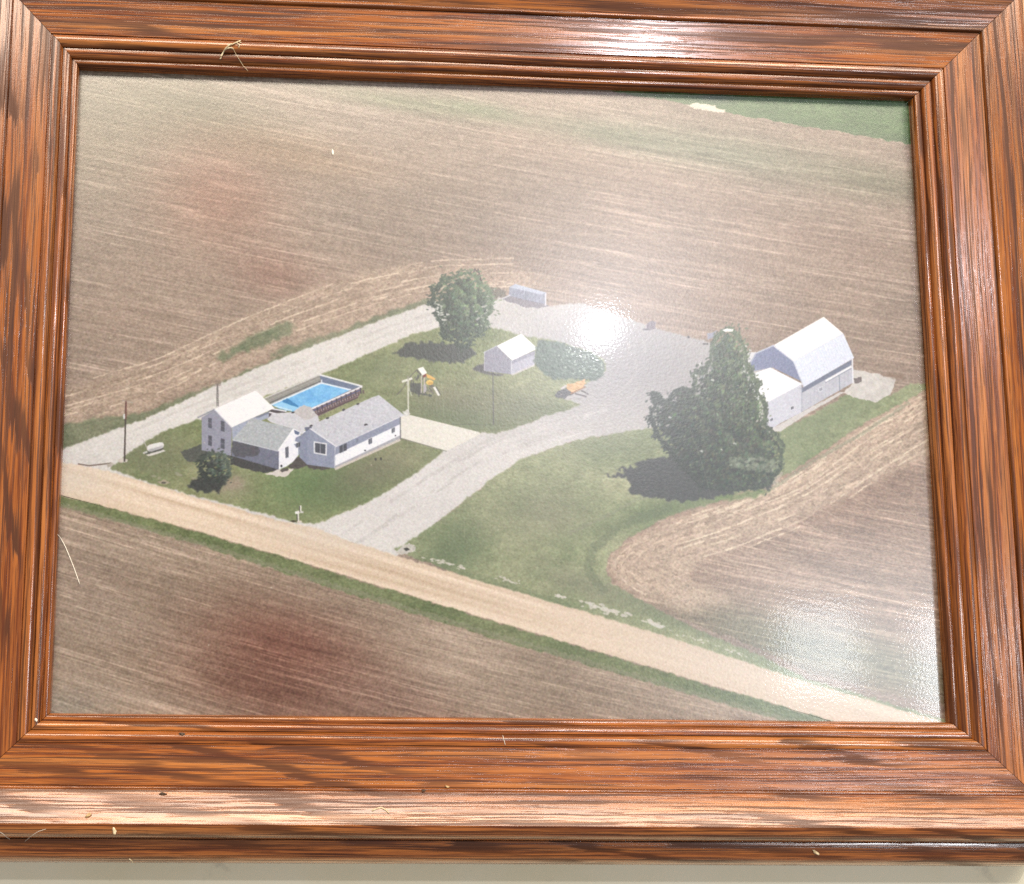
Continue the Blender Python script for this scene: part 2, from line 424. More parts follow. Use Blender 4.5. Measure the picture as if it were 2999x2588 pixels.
STR += (sr * 52 + st * 84 + np.clip(vn((sd + wob * 0.5) / 9, (wx - wy) / 110, 87) - 0.62, 0, 1) * 70)[..., None] * rgb(1, 0.95, 0.88)
full = np.zeros_like(IMG); full[sub] = STR
STRIP = D((1960, 775), (1870, 790), (1740, 865), (1600, 960), (1450, 1020), (1350, 1050), (1270, 1093), (1234, 1125), (1229, 1150), (1245, 1178),
          (1305, 1208), (1400, 1235), (1490, 1215), (1400, 1175), (1405, 1140), (1470, 1105), (1600, 1060), (1720, 1000), (1830, 940), (1960, 890))
fill(STRIP, full, rough=12, rscale=26, soft=8, alpha=0.85)
for k in range(11):                                   # hooked wheel tracks where the rows turn
    x = 1395 + k * 32 * (0.7 + 0.5 * rng.random()); y = 1165 - (x - 1395) * 0.42 + rng.normal(0, 8)
    p = D((x - 40, y - 14), (x - 8, y + 2), (x + 14, y + 14), (x + 50 + 60 * rng.random(), y + 24))
    pline(p, 3.5, (206, 186, 162), 0.45, 3)
# upper left turning strip
USTRIP = D((120, 790), (330, 725), (480, 648), (600, 596), (720, 556), (830, 535), (1000, 540), (1140, 560), (1000, 600), (880, 620), (680, 690), (540, 735), (420, 785), (250, 850), (120, 872))
wob = (fbm(PX / 55, PY / 45, 3, 91) - 0.5) * 60
cc = PY + 0.42 * PX + wob
full[:] = rgb(178, 156, 136)
full += ((fbm(cc / 9, (PX - 0.4 * PY) / 70, 3, 93) - 0.5) * 50 + (fbm(PX / 6, PY / 5, 3, 95) - 0.5) * 90
         + np.clip(vn(cc / 12, PX / 150, 97) - 0.65, 0, 1) * 70)[..., None] * rgb(1, 0.95, 0.88)
fill(USTRIP, full, rough=14, rscale=30, soft=10, alpha=0.7)
def straw(poly, n, path=None, ang=None):
    pts_ = inside_pts(poly, n)
    for grp in range(6):
        q = pts_[grp::6]
        if path is not None:
            pm = np.array(path); c_ = (pm[:-1] + pm[1:]) / 2; k_ = np.argmin(np.hypot(q[:, None, 0] - c_[None, :, 0], q[:, None, 1] - c_[None, :, 1]), 1)
            tg = pm[1:][k_] - pm[:-1][k_]; an = -np.arctan2(tg[:, 1], tg[:, 0])
        else: an = np.full(len(q), ang)
        for p_, a_ in zip(q, an):
            v_ = rng.normal(0, 1); base_ = rgb(206, 186, 160) if v_ > -0.2 else rgb(136, 112, 92)
            dabs([p_], [rng.uniform(0.9, 1.9)], [base_ + rng.normal(0, 10)], rng.uniform(0.2, 0.55), rng.uniform(2, 7), a_ + rng.normal(0, 0.25))
straw(USTRIP, 1800, None, 0.36); straw(STRIP, 2000, edge)
def tracks(path, offs, colr, al, w, jit=5.0):
    pm = np.array(path, float)
    t_ = np.concatenate([[0], np.cumsum(np.hypot(*np.diff(pm, axis=0).T))]); tt = np.linspace(0, t_[-1], 60)
    q = np.stack([np.interp(tt, t_, pm[:, 0]), np.interp(tt, t_, pm[:, 1])], 1)
    for _ in range(6): q[1:-1] = (q[:-2] + 2 * q[1:-1] + q[2:]) / 4
    tg = np.gradient(q, axis=0); nr = np.stack([-tg[:, 1], tg[:, 0]], 1) / np.hypot(tg[:, 0], tg[:, 1])[:, None]
    for o_ in offs:
        z_ = q + nr * (o_ + np.cumsum(rng.normal(0, 0.25 * jit, 60)) * 0.5)[:, None]; on = rng.random() > 0.3
        for i in range(59):
            if rng.random() < 0.14: on = not on
            if on: line(z_[i], z_[i + 1], w * rng.uniform(0.6, 1.4), colr, al * rng.uniform(0.3, 1.0), 2.0)
tracks(edge[:-1], [-x for x in (12, 22, 34)], (234, 216, 190), 0.8, 4.5)
tracks(edge[:6], [-x for x in (14, 30, 42, 54, 66, 80, 92, 104, 118, 132, 146, 160)], (234, 216, 190), 0.9, 4.5)
tracks(edge[:6], [-x for x in (20, 44, 70, 98, 126)], (128, 106, 88), 0.45, 5)
tracks(D((120, 822), (330, 762), (480, 690), (600, 640), (740, 590), (880, 560), (1040, 556)), [-52, -38, -24, -10, 4, 18, 30, 42], (230, 210, 186), 0.85, 4)
tracks(D((120, 822), (330, 762), (480, 690), (600, 640), (740, 590), (880, 560)), [-30, -16, 12, 36], (130, 106, 88), 0.4, 5)
def grass_img(base, seed, amp=1.0):
    g = np.empty_like(IMG); g[:] = rgb(*base)
    g += ((fbm(PX / 150, PY / 95, 3, seed) - 0.5) * 40 * amp)[..., None] * rgb(1.2, 0.9, 1.0)
    g += ((fbm(PX / 7, PY / 5, 3, seed + 2) - 0.5) * 40 + (fbm(PX / 30, PY / 14, 2, seed + 4) - 0.5) * 26 + GR * 18)[..., None] * rgb(1, 1, 0.9)
    return g
GRASS = grass_img((112, 122, 92), 101)
for cxx, cyy, rx, ry in ((520, 690, 40, 16), (565, 668, 30, 14), (470, 715, 30, 10), (600, 705, 60, 10)):
    fill(D(*[(x, y) for x, y in ell(cxx, cyy, rx, ry, rot=-0.35)]), GRASS - rgb(10, 6, 8), rough=14, rscale=12, soft=3, alpha=0.75)
fill(D((120, 858), (190, 848), (300, 832), (430, 780), (540, 733), (640, 690), (740, 648), (860, 606), (880, 614), (740, 662), (640, 704), (540, 745), (430, 795), (330, 850), (210, 890), (120, 915)), GRASS, rough=9, rscale=16, soft=2, alpha=0.85)
# far green crop
GREEN = D((1180, 172), (1250, 187), (1400, 212), (1470, 228), (1600, 250), (1730, 272), (1900, 302), (1900, 150), (1180, 150))
g2 = grass_img((72, 108, 54), 111, 0.6)
toward(g2, spot(2090, 285, 60, 22), (62, 84, 70), 0.8); toward(g2, spot(1850, 275, 160, 14, 0.15), (120, 128, 92), 0.6)
toward(g2, spot(2500, 400, 400, 30, 0.17), (78, 98, 70), 0.5)
fill(GREEN, g2, rough=5, rscale=14)
ROCKS = Z8((1045, 158), (1075, 146), (1110, 152), (1160, 158), (1165, 170), (1205, 178), (1195, 190), (1150, 184), (1090, 176), (1050, 166))
fill(ROCKS, (218, 208, 190), rough=3, rscale=5, var=14)
# gravel drive and yard
gr = np.empty_like(IMG); gr[:] = rgb(216, 213, 208)
gr += ((fbm(PX / 160, PY / 70, 3, 121) - 0.5) * 24 + (fbm(PX / 5, PY / 4, 2, 123) - 0.5) * 20)[..., None]
toward(gr, spot(1850, 1060, 420, 230), (148, 145, 147), 0.9); toward(gr, spot(1150, 1400, 300, 200), (214, 211, 212), 0.4)
DRIVE = D((60, 925), (130, 908), (200, 880), (300, 845), (440, 778), (560, 728), (680, 682), (800, 637), (870, 612), (935, 598), (1000, 596), (1040, 608), (1110, 618), (1180, 613), (1260, 640),
          (1330, 665), (1430, 690), (1530, 718), (1640, 800), (1560, 862), (1500, 868), (1330, 866), (1250, 878), (1150, 896), (1060, 930), (985, 980), (920, 1030), (860, 1078), (800, 1128), (640, 1075), (300, 985), (60, 960))
fill(DRIVE, gr, rough=4, rscale=9, soft=1)
tracks(D((700, 1095), (860, 990), (985, 910), (1100, 868), (1230, 830), (1300, 760), (1290, 690)), (-24, -19, 17, 22), (184, 180, 176), 0.5, 9, 4)
tracks(D((110, 935), (250, 885), (440, 805), (640, 725), (800, 660), (930, 625), (1100, 650)), (-10, 10), (186, 182, 176), 0.45, 8, 3)
tracks(D((700, 1095), (860, 990), (985, 910), (1100, 868), (1230, 830)), (-3, 1, 45), (216, 213, 208), 0.5, 8, 4)
# lawns
lawn = grass_img((134, 142, 98), 131, 1.2)
toward(lawn, spot(920, 1420, 170, 80), (92, 122, 72), 0.8); toward(lawn, spot(1090, 1380, 150, 60, -0.4), (118, 115, 92), 0.7)
toward(lawn, spot(440, 1330, 150, 80), (112, 116, 92), 0.6); toward(lawn, spot(1320, 1180, 130, 60), (120, 116, 94), 0.6)
toward(lawn, spot(1350, 1230, 170, 40, 0.15), (94, 112, 76), 0.6); toward(lawn, spot(1520, 1200, 130, 60), (112, 114, 96), 0.5)
toward(lawn, spot(1130, 1080, 120, 50, -0.4), (116, 126, 94), 0.5); toward(lawn, spot(680, 1420, 60, 40), (146, 134, 118), 0.55)
LAWN_A = D((222, 948), (300, 976), (400, 1005), (500, 1030), (560, 1046), (600, 1057), (645, 1058), (700, 1035), (760, 1008), (830, 965), (900, 912), (840, 890), (818, 846), (975, 876), (1003, 876),
           (1046, 865), (1112, 838), (1152, 829), (1176, 818), (1140, 806), (1190, 775), (1220, 757), (1228, 745), (1222, 728), (1195, 712), (1142, 694), (1061, 679), (1013, 666), (981, 662), (945, 660),
           (890, 663), (843, 673), (776, 702), (725, 724), (640, 762), (540, 800), (440, 838), (380, 855), (330, 872), (300, 890), (250, 925))
fill(LAWN_A, lawn, rough=4, rscale=8, soft=1)
lawn2 = grass_img((146, 154, 114), 141, 1.2)
toward(lawn2, spot(1330, 1600, 120, 90, -0.6), (100, 116, 82), 0.7); toward(lawn2, spot(1600, 1500, 150, 90), (120, 122, 98), 0.5)
toward(lawn2, spot(1800, 1300, 180, 60), (128, 134, 104), 0.5); toward(lawn2, spot(1720, 1720, 160, 40, 0.35), (128, 128, 106), 0.5)
toward(lawn2, spot(2400, 1230, 160, 50, -0.4), (110, 128, 92), 0.5); toward(lawn2, spot(1990, 1480, 260, 30, -0.3), (98, 114, 74), 0.6)
toward(lawn2, spot(2100, 1840, 320, 40, 0.35), (100, 108, 80), 0.6); toward(lawn2, spot(1560, 1760, 250, 24, 0.3), (98, 112, 80), 0.5)
LAWN_B = D((796, 1112), (860, 1075), (920, 1030), (985, 976), (1060, 926), (1150, 894), (1250, 876), (1330, 864), (1420, 880), (1560, 880), (1660, 830), (1720, 795), (1800, 800), (1845, 775), (1890, 775), (1870, 790),
           (1740, 862), (1600, 955), (1450, 1015), (1350, 1045), (1270, 1090), (1230, 1125), (1225, 1150), (1240, 1180), (1300, 1215), (1400, 1268), (1520, 1318), (1640, 1375), (1760, 1410), (1960, 1470), (1915, 1468), (1660, 1392), (1300, 1278), (1000, 1190))
fill(LAWN_B, lawn2, rough=5, rscale=9, soft=1)
# tan fringe of mown grass along the lower ditch, tyre arcs on the lawn
pline(D((1225, 1200), (1190, 1155), (1200, 1110), (1260, 1060), (1360, 1025)), 26, (96, 108, 80), 0.35, 6)
pline(D((1150, 1080), (1215, 1050), (1290, 1010), (1390, 985)), 9, (140, 140, 118), 0.35, 3)
pline(D((1560, 990), (1650, 930), (1740, 880), (1840, 815)), 10, (138, 142, 116), 0.5, 4)
# gravel road
road = np.empty_like(IMG); road[:] = rgb(224, 202, 176)
cr = PY - 0.297 * PX
road += ((fbm(PX / 420, cr / 8, 3, 151) - 0.5) * 34 + (vn(PX / 700, cr / 15, 155) - 0.5) * 34 + (fbm(PX / 4, PY / 4, 2, 153) - 0.5) * 20)[..., None] * rgb(0.9, 1, 1.1)
toward(road, spot(1000, 1560, 220, 60, 0.1), (222, 212, 198), 0.6); toward(road, spot(200, 1400, 140, 60, 0.1), (216, 206, 192), 0.6)
toward(road, spot(2200, 1920, 600, 200, 0.29), (214, 198, 180), 0.7)
ROAD = D((60, 930), (150, 938), (222, 954), (400, 1007), (560, 1052), (640, 1068), (700, 1092), (796, 1122), (1000, 1184), (1300, 1272), (1660, 1388), (1915, 1462), (1990, 1490), (1990, 1520), (1880, 1520), (1690, 1462), (1400, 1375), (1000, 1257), (700, 1165), (400, 1075), (125, 1003), (60, 985))
fill(ROAD, road, rough=3.0, rscale=10, soft=1)
# ditch grass below the road
dg = grass_img((116, 126, 82), 161, 0.8)
DITCH = D((60, 984), (125, 1002), (400, 1076), (700, 1166), (1000, 1258), (1400, 1376), (1700, 1464), (1650, 1476), (1390, 1402), (1000, 1292), (700, 1198), (400, 1102), (125, 1024), (60, 1005))
fill(DITCH, dg, rough=5, rscale=14, soft=1)
pline(D((125, 1022), (400, 1098), (700, 1192), (1000, 1284), (1390, 1398), (1640, 1470)), 14, (150, 146, 124), 0.45, 6)
# pale rubble in the ditch above the road, and the culvert mouths
def rubble(p, q, n, r, w):
    p = np.array(D(p)[0]); q = np.array(D(q)[0])
    for i in range(n):
        s = p + (q - p) * rng.random() + rng.normal(0, w, 2) * (1.6, 0.7)
        fill(ell(s[0], s[1], r * (0.6 + rng.random()) * 1.5, r * (0.4 + 0.6 * rng.random()), 9, 0.25), (206, 202, 190), rough=1.5, rscale=3, alpha=0.8)
rubble((862, 1128), (945, 1152), 26, 3.4, 4); rubble((1005, 1168), (1050, 1182), 16, 3.2, 4)
rubble((1120, 1202), (1150, 1212), 14, 3.6, 4); rubble((1188, 1222), (1274, 1246), 46, 4.6, 6)
rubble((1312, 1255), (1345, 1272), 26, 4.6, 4); rubble((1350, 1275), (1520, 1330), 34, 2.6, 4)
CULVERT = Z9((140, 1195), (170, 1150), (230, 1125), (272, 1150), (268, 1185), (215, 1200), (160, 1205))
fill(CULVERT, (196, 194, 184), rough=5, rscale=6, var=16); fill(Z9((188, 1165), (212, 1158), (232, 1172), (205, 1182)), (52, 50, 46))
fill(Z4((730, 935), (780, 922), (825, 935), (800, 948), (740, 948)), (176, 164, 146), rough=3, alpha=0.8); fill(ell(*Z4((775, 941))[0], 7, 3), (70, 66, 60), alpha=0.8)
for q in ((880, 870), (895, 880), (700, 890), (745, 905), (1010, 905)): fill(ell(*Z4(q)[0], 8, 4), (160, 156, 138), rough=3, alpha=0.6)

# ---- concrete pad, barn apron
PAD = Z1((1612, 482), (1690, 480), (2200, 606), (2225, 622), (1965, 752), (1760, 694), (1612, 652))
fill(PAD, (226, 223, 212), var=6); pline(Z1((1612, 655), (1965, 755)), 3, (120, 116, 110), 0.6)
APRON = Z3((1722, 528), (2010, 590), (1985, 690), (1880, 752), (1760, 730), (1650, 692), (1722, 625))
fill(APRON, (205, 201, 195), rough=3, var=14, vscale=14)
fill(Z3((1375, 822), (1640, 684), (1665, 690), (1420, 830), (1235, 950), (1190, 952), (1150, 945)), (206, 202, 198), rough=2, var=6)

# ---- trees
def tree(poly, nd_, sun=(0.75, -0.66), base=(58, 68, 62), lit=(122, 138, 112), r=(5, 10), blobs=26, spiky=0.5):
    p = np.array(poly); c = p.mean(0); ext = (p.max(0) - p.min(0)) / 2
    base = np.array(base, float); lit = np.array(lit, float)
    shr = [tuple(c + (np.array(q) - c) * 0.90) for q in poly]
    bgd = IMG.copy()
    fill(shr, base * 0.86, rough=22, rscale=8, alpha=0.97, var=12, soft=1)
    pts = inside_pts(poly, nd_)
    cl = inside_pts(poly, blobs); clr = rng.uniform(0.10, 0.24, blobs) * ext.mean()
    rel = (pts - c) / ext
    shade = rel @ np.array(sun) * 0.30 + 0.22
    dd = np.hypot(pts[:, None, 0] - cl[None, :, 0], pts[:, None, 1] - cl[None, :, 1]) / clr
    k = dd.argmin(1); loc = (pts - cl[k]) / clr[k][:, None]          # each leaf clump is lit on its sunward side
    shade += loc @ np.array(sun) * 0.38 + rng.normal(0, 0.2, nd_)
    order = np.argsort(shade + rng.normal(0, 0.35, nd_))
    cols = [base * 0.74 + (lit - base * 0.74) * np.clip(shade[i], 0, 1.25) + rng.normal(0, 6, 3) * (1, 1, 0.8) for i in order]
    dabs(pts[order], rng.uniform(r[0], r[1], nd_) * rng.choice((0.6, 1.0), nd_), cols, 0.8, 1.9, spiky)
    m_ = nd_ // 6; e = []; ins = []                                   # leaf sprays breaking the outline, and bites out of it
    for _ in range(m_):
        i = rng.integers(len(p)); t = rng.random(); q = p[i - 1] * (1 - t) + p[i] * t; n_ = (q - c) / max(np.hypot(*(q - c)), 1)
        e.append(q + n_ * (rng.exponential(5) - 7))
    e = np.array(e); sh = np.clip(((e - c) / ext) @ np.array(sun) * 0.5 + 0.3 + rng.normal(0, 0.2, m_), 0, 1)
    for _ in range(nd_ // 14):                                        # background showing through between the sprays
        i = rng.integers(len(p)); t = rng.random(); q = p[i - 1] * (1 - t) + p[i] * t; q = q + (c - q) / max(np.hypot(*(q - c)), 1) * rng.exponential(6)
        tx, ty = to_tex(q); tx = int(np.clip(tx, 0, TW - 1)); ty = int(np.clip(ty, 0, TH - 1))
        dabs([q], [rng.uniform(1.4, 3.4)], [bgd[ty, tx]], 0.75, 2.2, spiky)
    dabs(e, rng.uniform(1.2, 3.0, m_), [base * 0.85 + (lit - base) * s_ for s_ in sh], 0.85, 2.4, spiky)
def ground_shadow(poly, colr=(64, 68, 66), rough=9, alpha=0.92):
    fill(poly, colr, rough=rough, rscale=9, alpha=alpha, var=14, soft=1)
TREE1 = Z2((560, 330), (545, 365), (600, 390), (580, 450), (625, 520), (640, 620), (720, 640), (770, 690), (830, 695), (860, 640), (930, 590), (985, 520), (960, 460), (1015, 430), (1000, 360), (1020, 320), (985, 240), (920, 190), (890, 140), (840, 115), (760, 125), (690, 165), (640, 160), (610, 215), (560, 250))
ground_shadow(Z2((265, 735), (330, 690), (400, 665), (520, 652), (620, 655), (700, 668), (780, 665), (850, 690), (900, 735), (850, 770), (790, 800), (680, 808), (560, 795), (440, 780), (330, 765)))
line(Z2((788, 640))[0], Z2((800, 705))[0], 9, (70, 62, 58))
for a, b in (((885, 92), (860, 150)), ((905, 95), (935, 200)), ((880, 100), (918, 130)), ((905, 140), (945, 215))): line(Z2(a)[0], Z2(b)[0], 4, (74, 64, 62), 0.9)
fill(Z2((960, 230), (1040, 235), (1130, 265), (1120, 310), (1060, 322), (1000, 312), (985, 270)), (120, 112, 98), rough=9, rscale=8, var=26, soft=1)
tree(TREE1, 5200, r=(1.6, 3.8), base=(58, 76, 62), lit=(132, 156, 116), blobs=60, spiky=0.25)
for q in ((676, 440), (600, 395), (640, 480), (605, 430)): fill(ell(*Z2(q)[0], 6, 4, 10, 0.6), (214, 214, 208), rough=4, rscale=4, alpha=0.85)

BUSH = Z1((105, 800), (150, 765), (210, 760), (280, 785), (315, 840), (322, 900), (300, 960), (240, 985), (150, 980), (95, 930), (88, 860))
ground_shadow(Z1((0, 1010), (60, 965), (140, 950), (300, 950), (290, 1010), (230, 1060), (120, 1068), (20, 1045)), (48, 52, 54))
fill(Z1((310, 960), (360, 950), (420, 985), (430, 1020), (330, 1050), (240, 1060), (290, 1010)), (164, 148, 130), rough=8, soft=2, alpha=0.7, var=20)
# ---- two-storey house with low wings
fill(Z1((-60, 760), (105, 700), (110, 745), (330, 790), (330, 815), (230, 775), (120, 800), (90, 835), (0, 832)), (76, 80, 78), rough=3, alpha=0.9, var=8)
fill(Z1((330, 790), (345, 670), (540, 715), (560, 800), (690, 890), (640, 915), (530, 912), (420, 880), (318, 852)), (62, 62, 64), rough=4, var=12)
fill(Z1((750, 875), (800, 832), (850, 780), (905, 845), (1115, 880), (1010, 892), (880, 872), (800, 892)), (78, 72, 70), rough=5, var=14)
fill(Z1((585, 927), (690, 893), (805, 888), (770, 930), (735, 948), (640, 938)), (214, 208, 200), rough=3); fill(Z1((690, 905), (720, 880), (760, 880), (765, 905), (715, 915)), (86, 80, 76), rough=4)
H = {}
H['gable'] = Z1((105, 497), (203, 440), (335, 572), (328, 788), (105, 747))
H['roof_old'] = Z1((203, 434), (515, 293), (658, 428), (482, 506), (335, 574))
H['side_old'] = Z1((335, 574), (482, 506), (615, 452), (615, 500), (560, 520), (400, 640), (338, 668))
H['front'] = Z1((340, 668), (687, 752), (684, 892), (332, 790))
H['roof_front'] = Z1((482, 502), (805, 584), (687, 754), (338, 668))
H['gable_front'] = Z1((687, 754), (802, 592), (905, 598), (855, 632), (850, 690), (850, 770), (800, 832), (752, 868), (690, 892))
H['roof_mid'] = Z1((600, 512), (640, 470), (795, 455), (880, 400), (925, 420), (985, 490), (1000, 540), (890, 590), (855, 632), (800, 584), (640, 540))
H['gable_garage'] = Z1((852, 640), (905, 592), (925, 580), (1124, 720), (1116, 884), (905, 856), (848, 800))
H['wall_long'] = Z1((1122, 722), (1612, 494), (1612, 662), (1116, 884))
H['roof_long'] = Z1((888, 578), (1390, 348), (1450, 328), (1640, 478), (1132, 722), (925, 580))
POOL = Z1((583, 352), (1000, 172), (1327, 262), (1312, 300), (1288, 350), (985, 492), (925, 440), (760, 450), (640, 405))
fill(POOL, (122, 118, 116))
fill(Z1((612, 395), (655, 428), (760, 450), (690, 480), (612, 505)), (74, 66, 72)); line(*Z1((615, 458), (690, 474)), 4, (232, 232, 236)); line(*Z1((640, 432), (750, 452)), 4, (226, 230, 238))
fill(Z1((585, 356), (1000, 178), (1012, 236), (640, 402)), (147, 146, 140), var=10); pline(Z1((583, 352), (1000, 174)), 3.5, (206, 205, 200))
line(*Z1((600, 372), (1002, 198)), 2, (168, 166, 160)); line(*Z1((620, 388), (1008, 222)), 2.5, (92, 92, 96))
fill(Z1((1000, 178), (1316, 262), (1236, 292), (1015, 238)), (104, 118, 146), var=10); pline(Z1((1000, 174), (1325, 262)), 5, (226, 228, 230))
WATER = Z1((640, 405), (1012, 238), (1238, 292), (925, 432), (800, 455), (690, 430))
wt = np.empty_like(IMG); wt[:] = rgb(116, 188, 238)
wt += ((fbm(PX / 26, PY / 10, 3, 201) - 0.5) * 52)[..., None] * rgb(1, 0.8, 0.4)
fill(WATER, wt); pline(Z1((628, 404), (1012, 236), (1240, 290)), 4.5, (224, 236, 248)); line(*Z1((1015, 210), (1015, 245)), 3, (226, 234, 244))
fill(Z1((716, 375), (750, 352), (775, 362), (840, 412), (800, 430), (735, 398)), (38, 128, 186), rough=2)
fill(Z1((645, 404), (715, 380), (838, 424), (800, 448), (740, 444)), (150, 208, 244), rough=1); line(*Z1((660, 412), (790, 446)), 3, (226, 240, 250), 0.8)
fill(Z1((925, 432), (1240, 288), (1312, 262), (1314, 300), (1288, 350), (985, 490)), (128, 104, 108))
line(*Z1((930, 436), (1322, 264)), 5, (232, 234, 240)); line(*Z1((945, 450), (1312, 288)), 3, (70, 84, 132)); line(*Z1((955, 468), (1300, 316)), 3, (198, 186, 184)); line(*Z1((975, 482), (1290, 346)), 4, (78, 58, 62))
for k in range(11):
    t = k / 10; a = np.array((945, 436)) * (1 - t) + np.array((1308, 272)) * t
    line(*Z1(tuple(a), (a[0] + 6, a[1] + 46)), 3.5, (66, 58, 70)); line(*Z1((a[0] + 22, a[1] + 18), (a[0] + 24, a[1] + 44)), 6, (86, 66, 68), 0.8)
fill(H['gable'], (149, 151, 168), var=5); fill(H['side_old'], (162, 170, 190), var=5)
fill(Z1((505, 498), (614, 452), (614, 468), (540, 500)), (120, 126, 146))
fill(H['front'], (112, 116, 136), var=6); fill(Z1((345, 672), (540, 718), (545, 790), (480, 800), (335, 785)), (78, 78, 86), rough=5, alpha=0.8, var=10)
fill(Z1((480, 712), (505, 718), (505, 780), (480, 780)), (92, 86, 96), alpha=0.7)
fill(H['gable_front'], (236, 238, 246)); fill(Z1((820, 650), (855, 634), (850, 690), (832, 684), (812, 676)), (140, 148, 172)); fill(Z1((805, 700), (850, 690), (846, 770), (838, 790), (838, 726), (822, 726)), (132, 140, 164))
fill(H['gable_garage'], (141, 149, 172), var=5); fill(Z1((848, 640), (905, 600), (905, 855), (848, 800)), (128, 136, 160), alpha=0.6, var=6)
line(*Z1((1118, 722), (1115, 884)), 3, (196, 200, 212)); line(*Z1((687, 754), (685, 892)), 3, (96, 100, 120))
fill(H['roof_mid'], (206, 207, 212), rough=1.5, var=9); fill(Z1((800, 460), (880, 402), (930, 420), (985, 488), (900, 520)), (196, 192, 192), rough=2, var=10)
fill(H['roof_old'], (245, 246, 248)); line(*Z1((75, 498), (205, 434)), 4, (112, 116, 130)); line(*Z1((80, 494), (203, 432)), 1.8, (196, 198, 206)); line(*Z1((203, 436), (335, 574)), 3, (222, 224, 230))
fill(H['roof_front'], (176, 182, 186), var=16, vscale=4); line(*Z1((687, 752), (803, 586)), 5, (244, 246, 250)); line(*Z1((338, 668), (687, 754)), 2.5, (204, 208, 214)); line(*Z1((803, 586), (856, 616)), 4, (236, 238, 244)); fill(Z1((805, 592), (850, 610), (838, 632), (812, 622)), (96, 110, 140))
fill(H['roof_long'], (199, 201, 209), var=14, vscale=4); line(*Z1((925, 580), (1132, 722)), 4, (222, 224, 232)); line(*Z1((1132, 722), (1640, 480)), 3, (222, 224, 230)); line(*Z1((888, 578), (940, 574)), 4, (92, 98, 120)); fill(Z1((885, 580), (900, 604), (925, 584)), (96, 104, 130))
fill(H['wall_long'], (238, 241, 248)); fill(Z1((1122, 724), (1612, 496), (1608, 550), (1190, 748), (1116, 784)), (141, 148, 170), var=4)
fill(Z1((1116, 866), (1608, 634), (1612, 662), (1116, 884)), (170, 170, 178)); pline(Z1((1116, 890), (1612, 666)), 7, (204, 196, 186)); line(*Z1((1612, 494), (1613, 662)), 3, (110, 108, 112))
HW = [Z1((155, 500), (182, 506), (182, 582), (155, 574)), Z1((251, 522), (279, 530), (279, 608), (251, 600)), Z1((155, 632), (183, 638), (183, 716), (155, 708)), Z1((250, 656), (279, 663), (279, 740), (250, 730)),
      Z1((740, 726), (764, 718), (764, 800), (742, 806)), Z1((965, 690), (1044, 702), (1043, 776), (966, 762)), Z1((1150, 716), (1206, 692), (1206, 746), (1152, 770)), Z1((1370, 664), (1396, 652), (1397, 692), (1372, 702)), Z1((1546, 584), (1570, 572), (1570, 606), (1548, 618)), Z1((822, 694), (852, 684), (850, 718), (824, 728))]
for k, w_ in enumerate(HW):
    if k in (5, 7, 8): fill(np.array(w_) + (np.array(w_) - np.mean(w_, 0)) * 0.28, (222, 224, 230))
    fill(w_, (84, 86, 100) if k < 4 else (70, 74, 88), var=10, vscale=6)
    mq = np.mean(w_, 0); hq = np.ptp(np.array(w_)[:, 1]) / 2
    if k >= 4: line(mq - (0, hq), mq + (0, hq), 2, (176, 180, 190), 0.8)
    if k < 5: line(mq - (6, 2), mq + (6, 2), 1.8, (132, 134, 150), 0.7)
fill(Z1((1278, 660), (1292, 654), (1292, 684), (1278, 690)), (120, 124, 146))
for q in ((1350, 552), (1182, 440), (1290, 396), (1060, 503), (935, 561), (798, 460)): fill(ell(*Z1(q)[0], 5, 2.6, 10, -0.3), (58, 56, 62))
line(*Z1((1182, 430), (1180, 452)), 3, (70, 70, 78)); line(*Z1((1340, 560), (1350, 546)), 3, (60, 58, 62)); line(*Z1((1350, 546), (1364, 556)), 3, (60, 58, 62))
for q in ((1425, 815), (1465, 812)): fill(ell(*Z1(q)[0], 3, 4), (56, 54, 48))
fill(ell(*Z1((710, 866))[0], 3, 4), (50, 50, 56)); fill(ell(*Z1((1345, 748))[0], 3, 2), (60, 60, 68)); fill(ell(*Z1((1575, 636))[0], 2.4, 2), (60, 60, 68))
tree(BUSH, 1300, r=(1.5, 3.4), base=(56, 66, 64), lit=(108, 124, 110), blobs=24)
# ---- aerial mast behind the house
for dx in (-6, 6): line(*Z4((1183 + dx * 0.5, 190), (1184 + dx, 362)), 2.4, (104, 100, 100), 0.9)
for k in range(8): line(*Z4((1178, 230 + k * 17), (1190, 236 + k * 17)), 1.8, (110, 106, 106), 0.8)
for k in range(5): line(*Z4((1160 + rng.normal(0, 4), 170 + k * 9), (1208 + rng.normal(0, 4), 168 + k * 9)), 1.8, (118, 104, 96), 0.8)
# ---- mailbox by the road
fill(Z1((850, 1165), (862, 1165), (862, 1222), (850, 1222)), (228, 226, 216)); fill(Z1((844, 1172), (851, 1168), (852, 1218), (845, 1218)), (70, 68, 62))
fill(Z1((812, 1212), (845, 1205), (848, 1226), (815, 1230)), (236, 236, 232)); fill(Z1((828, 1228), (843, 1226), (846, 1292), (830, 1292)), (226, 224, 216)); fill(Z1((826, 1232), (832, 1232), (834, 1290), (828, 1290)), (54, 50, 44))
fill(Z1((772, 1284), (800, 1276), (830, 1284), (800, 1294)), (60, 54, 34)); fill(Z1((828, 1284), (862, 1280), (866, 1294), (832, 1298)), (214, 206, 190)); fill(Z1((855, 1205), (878, 1210), (876, 1224), (856, 1222)), (206, 208, 200))
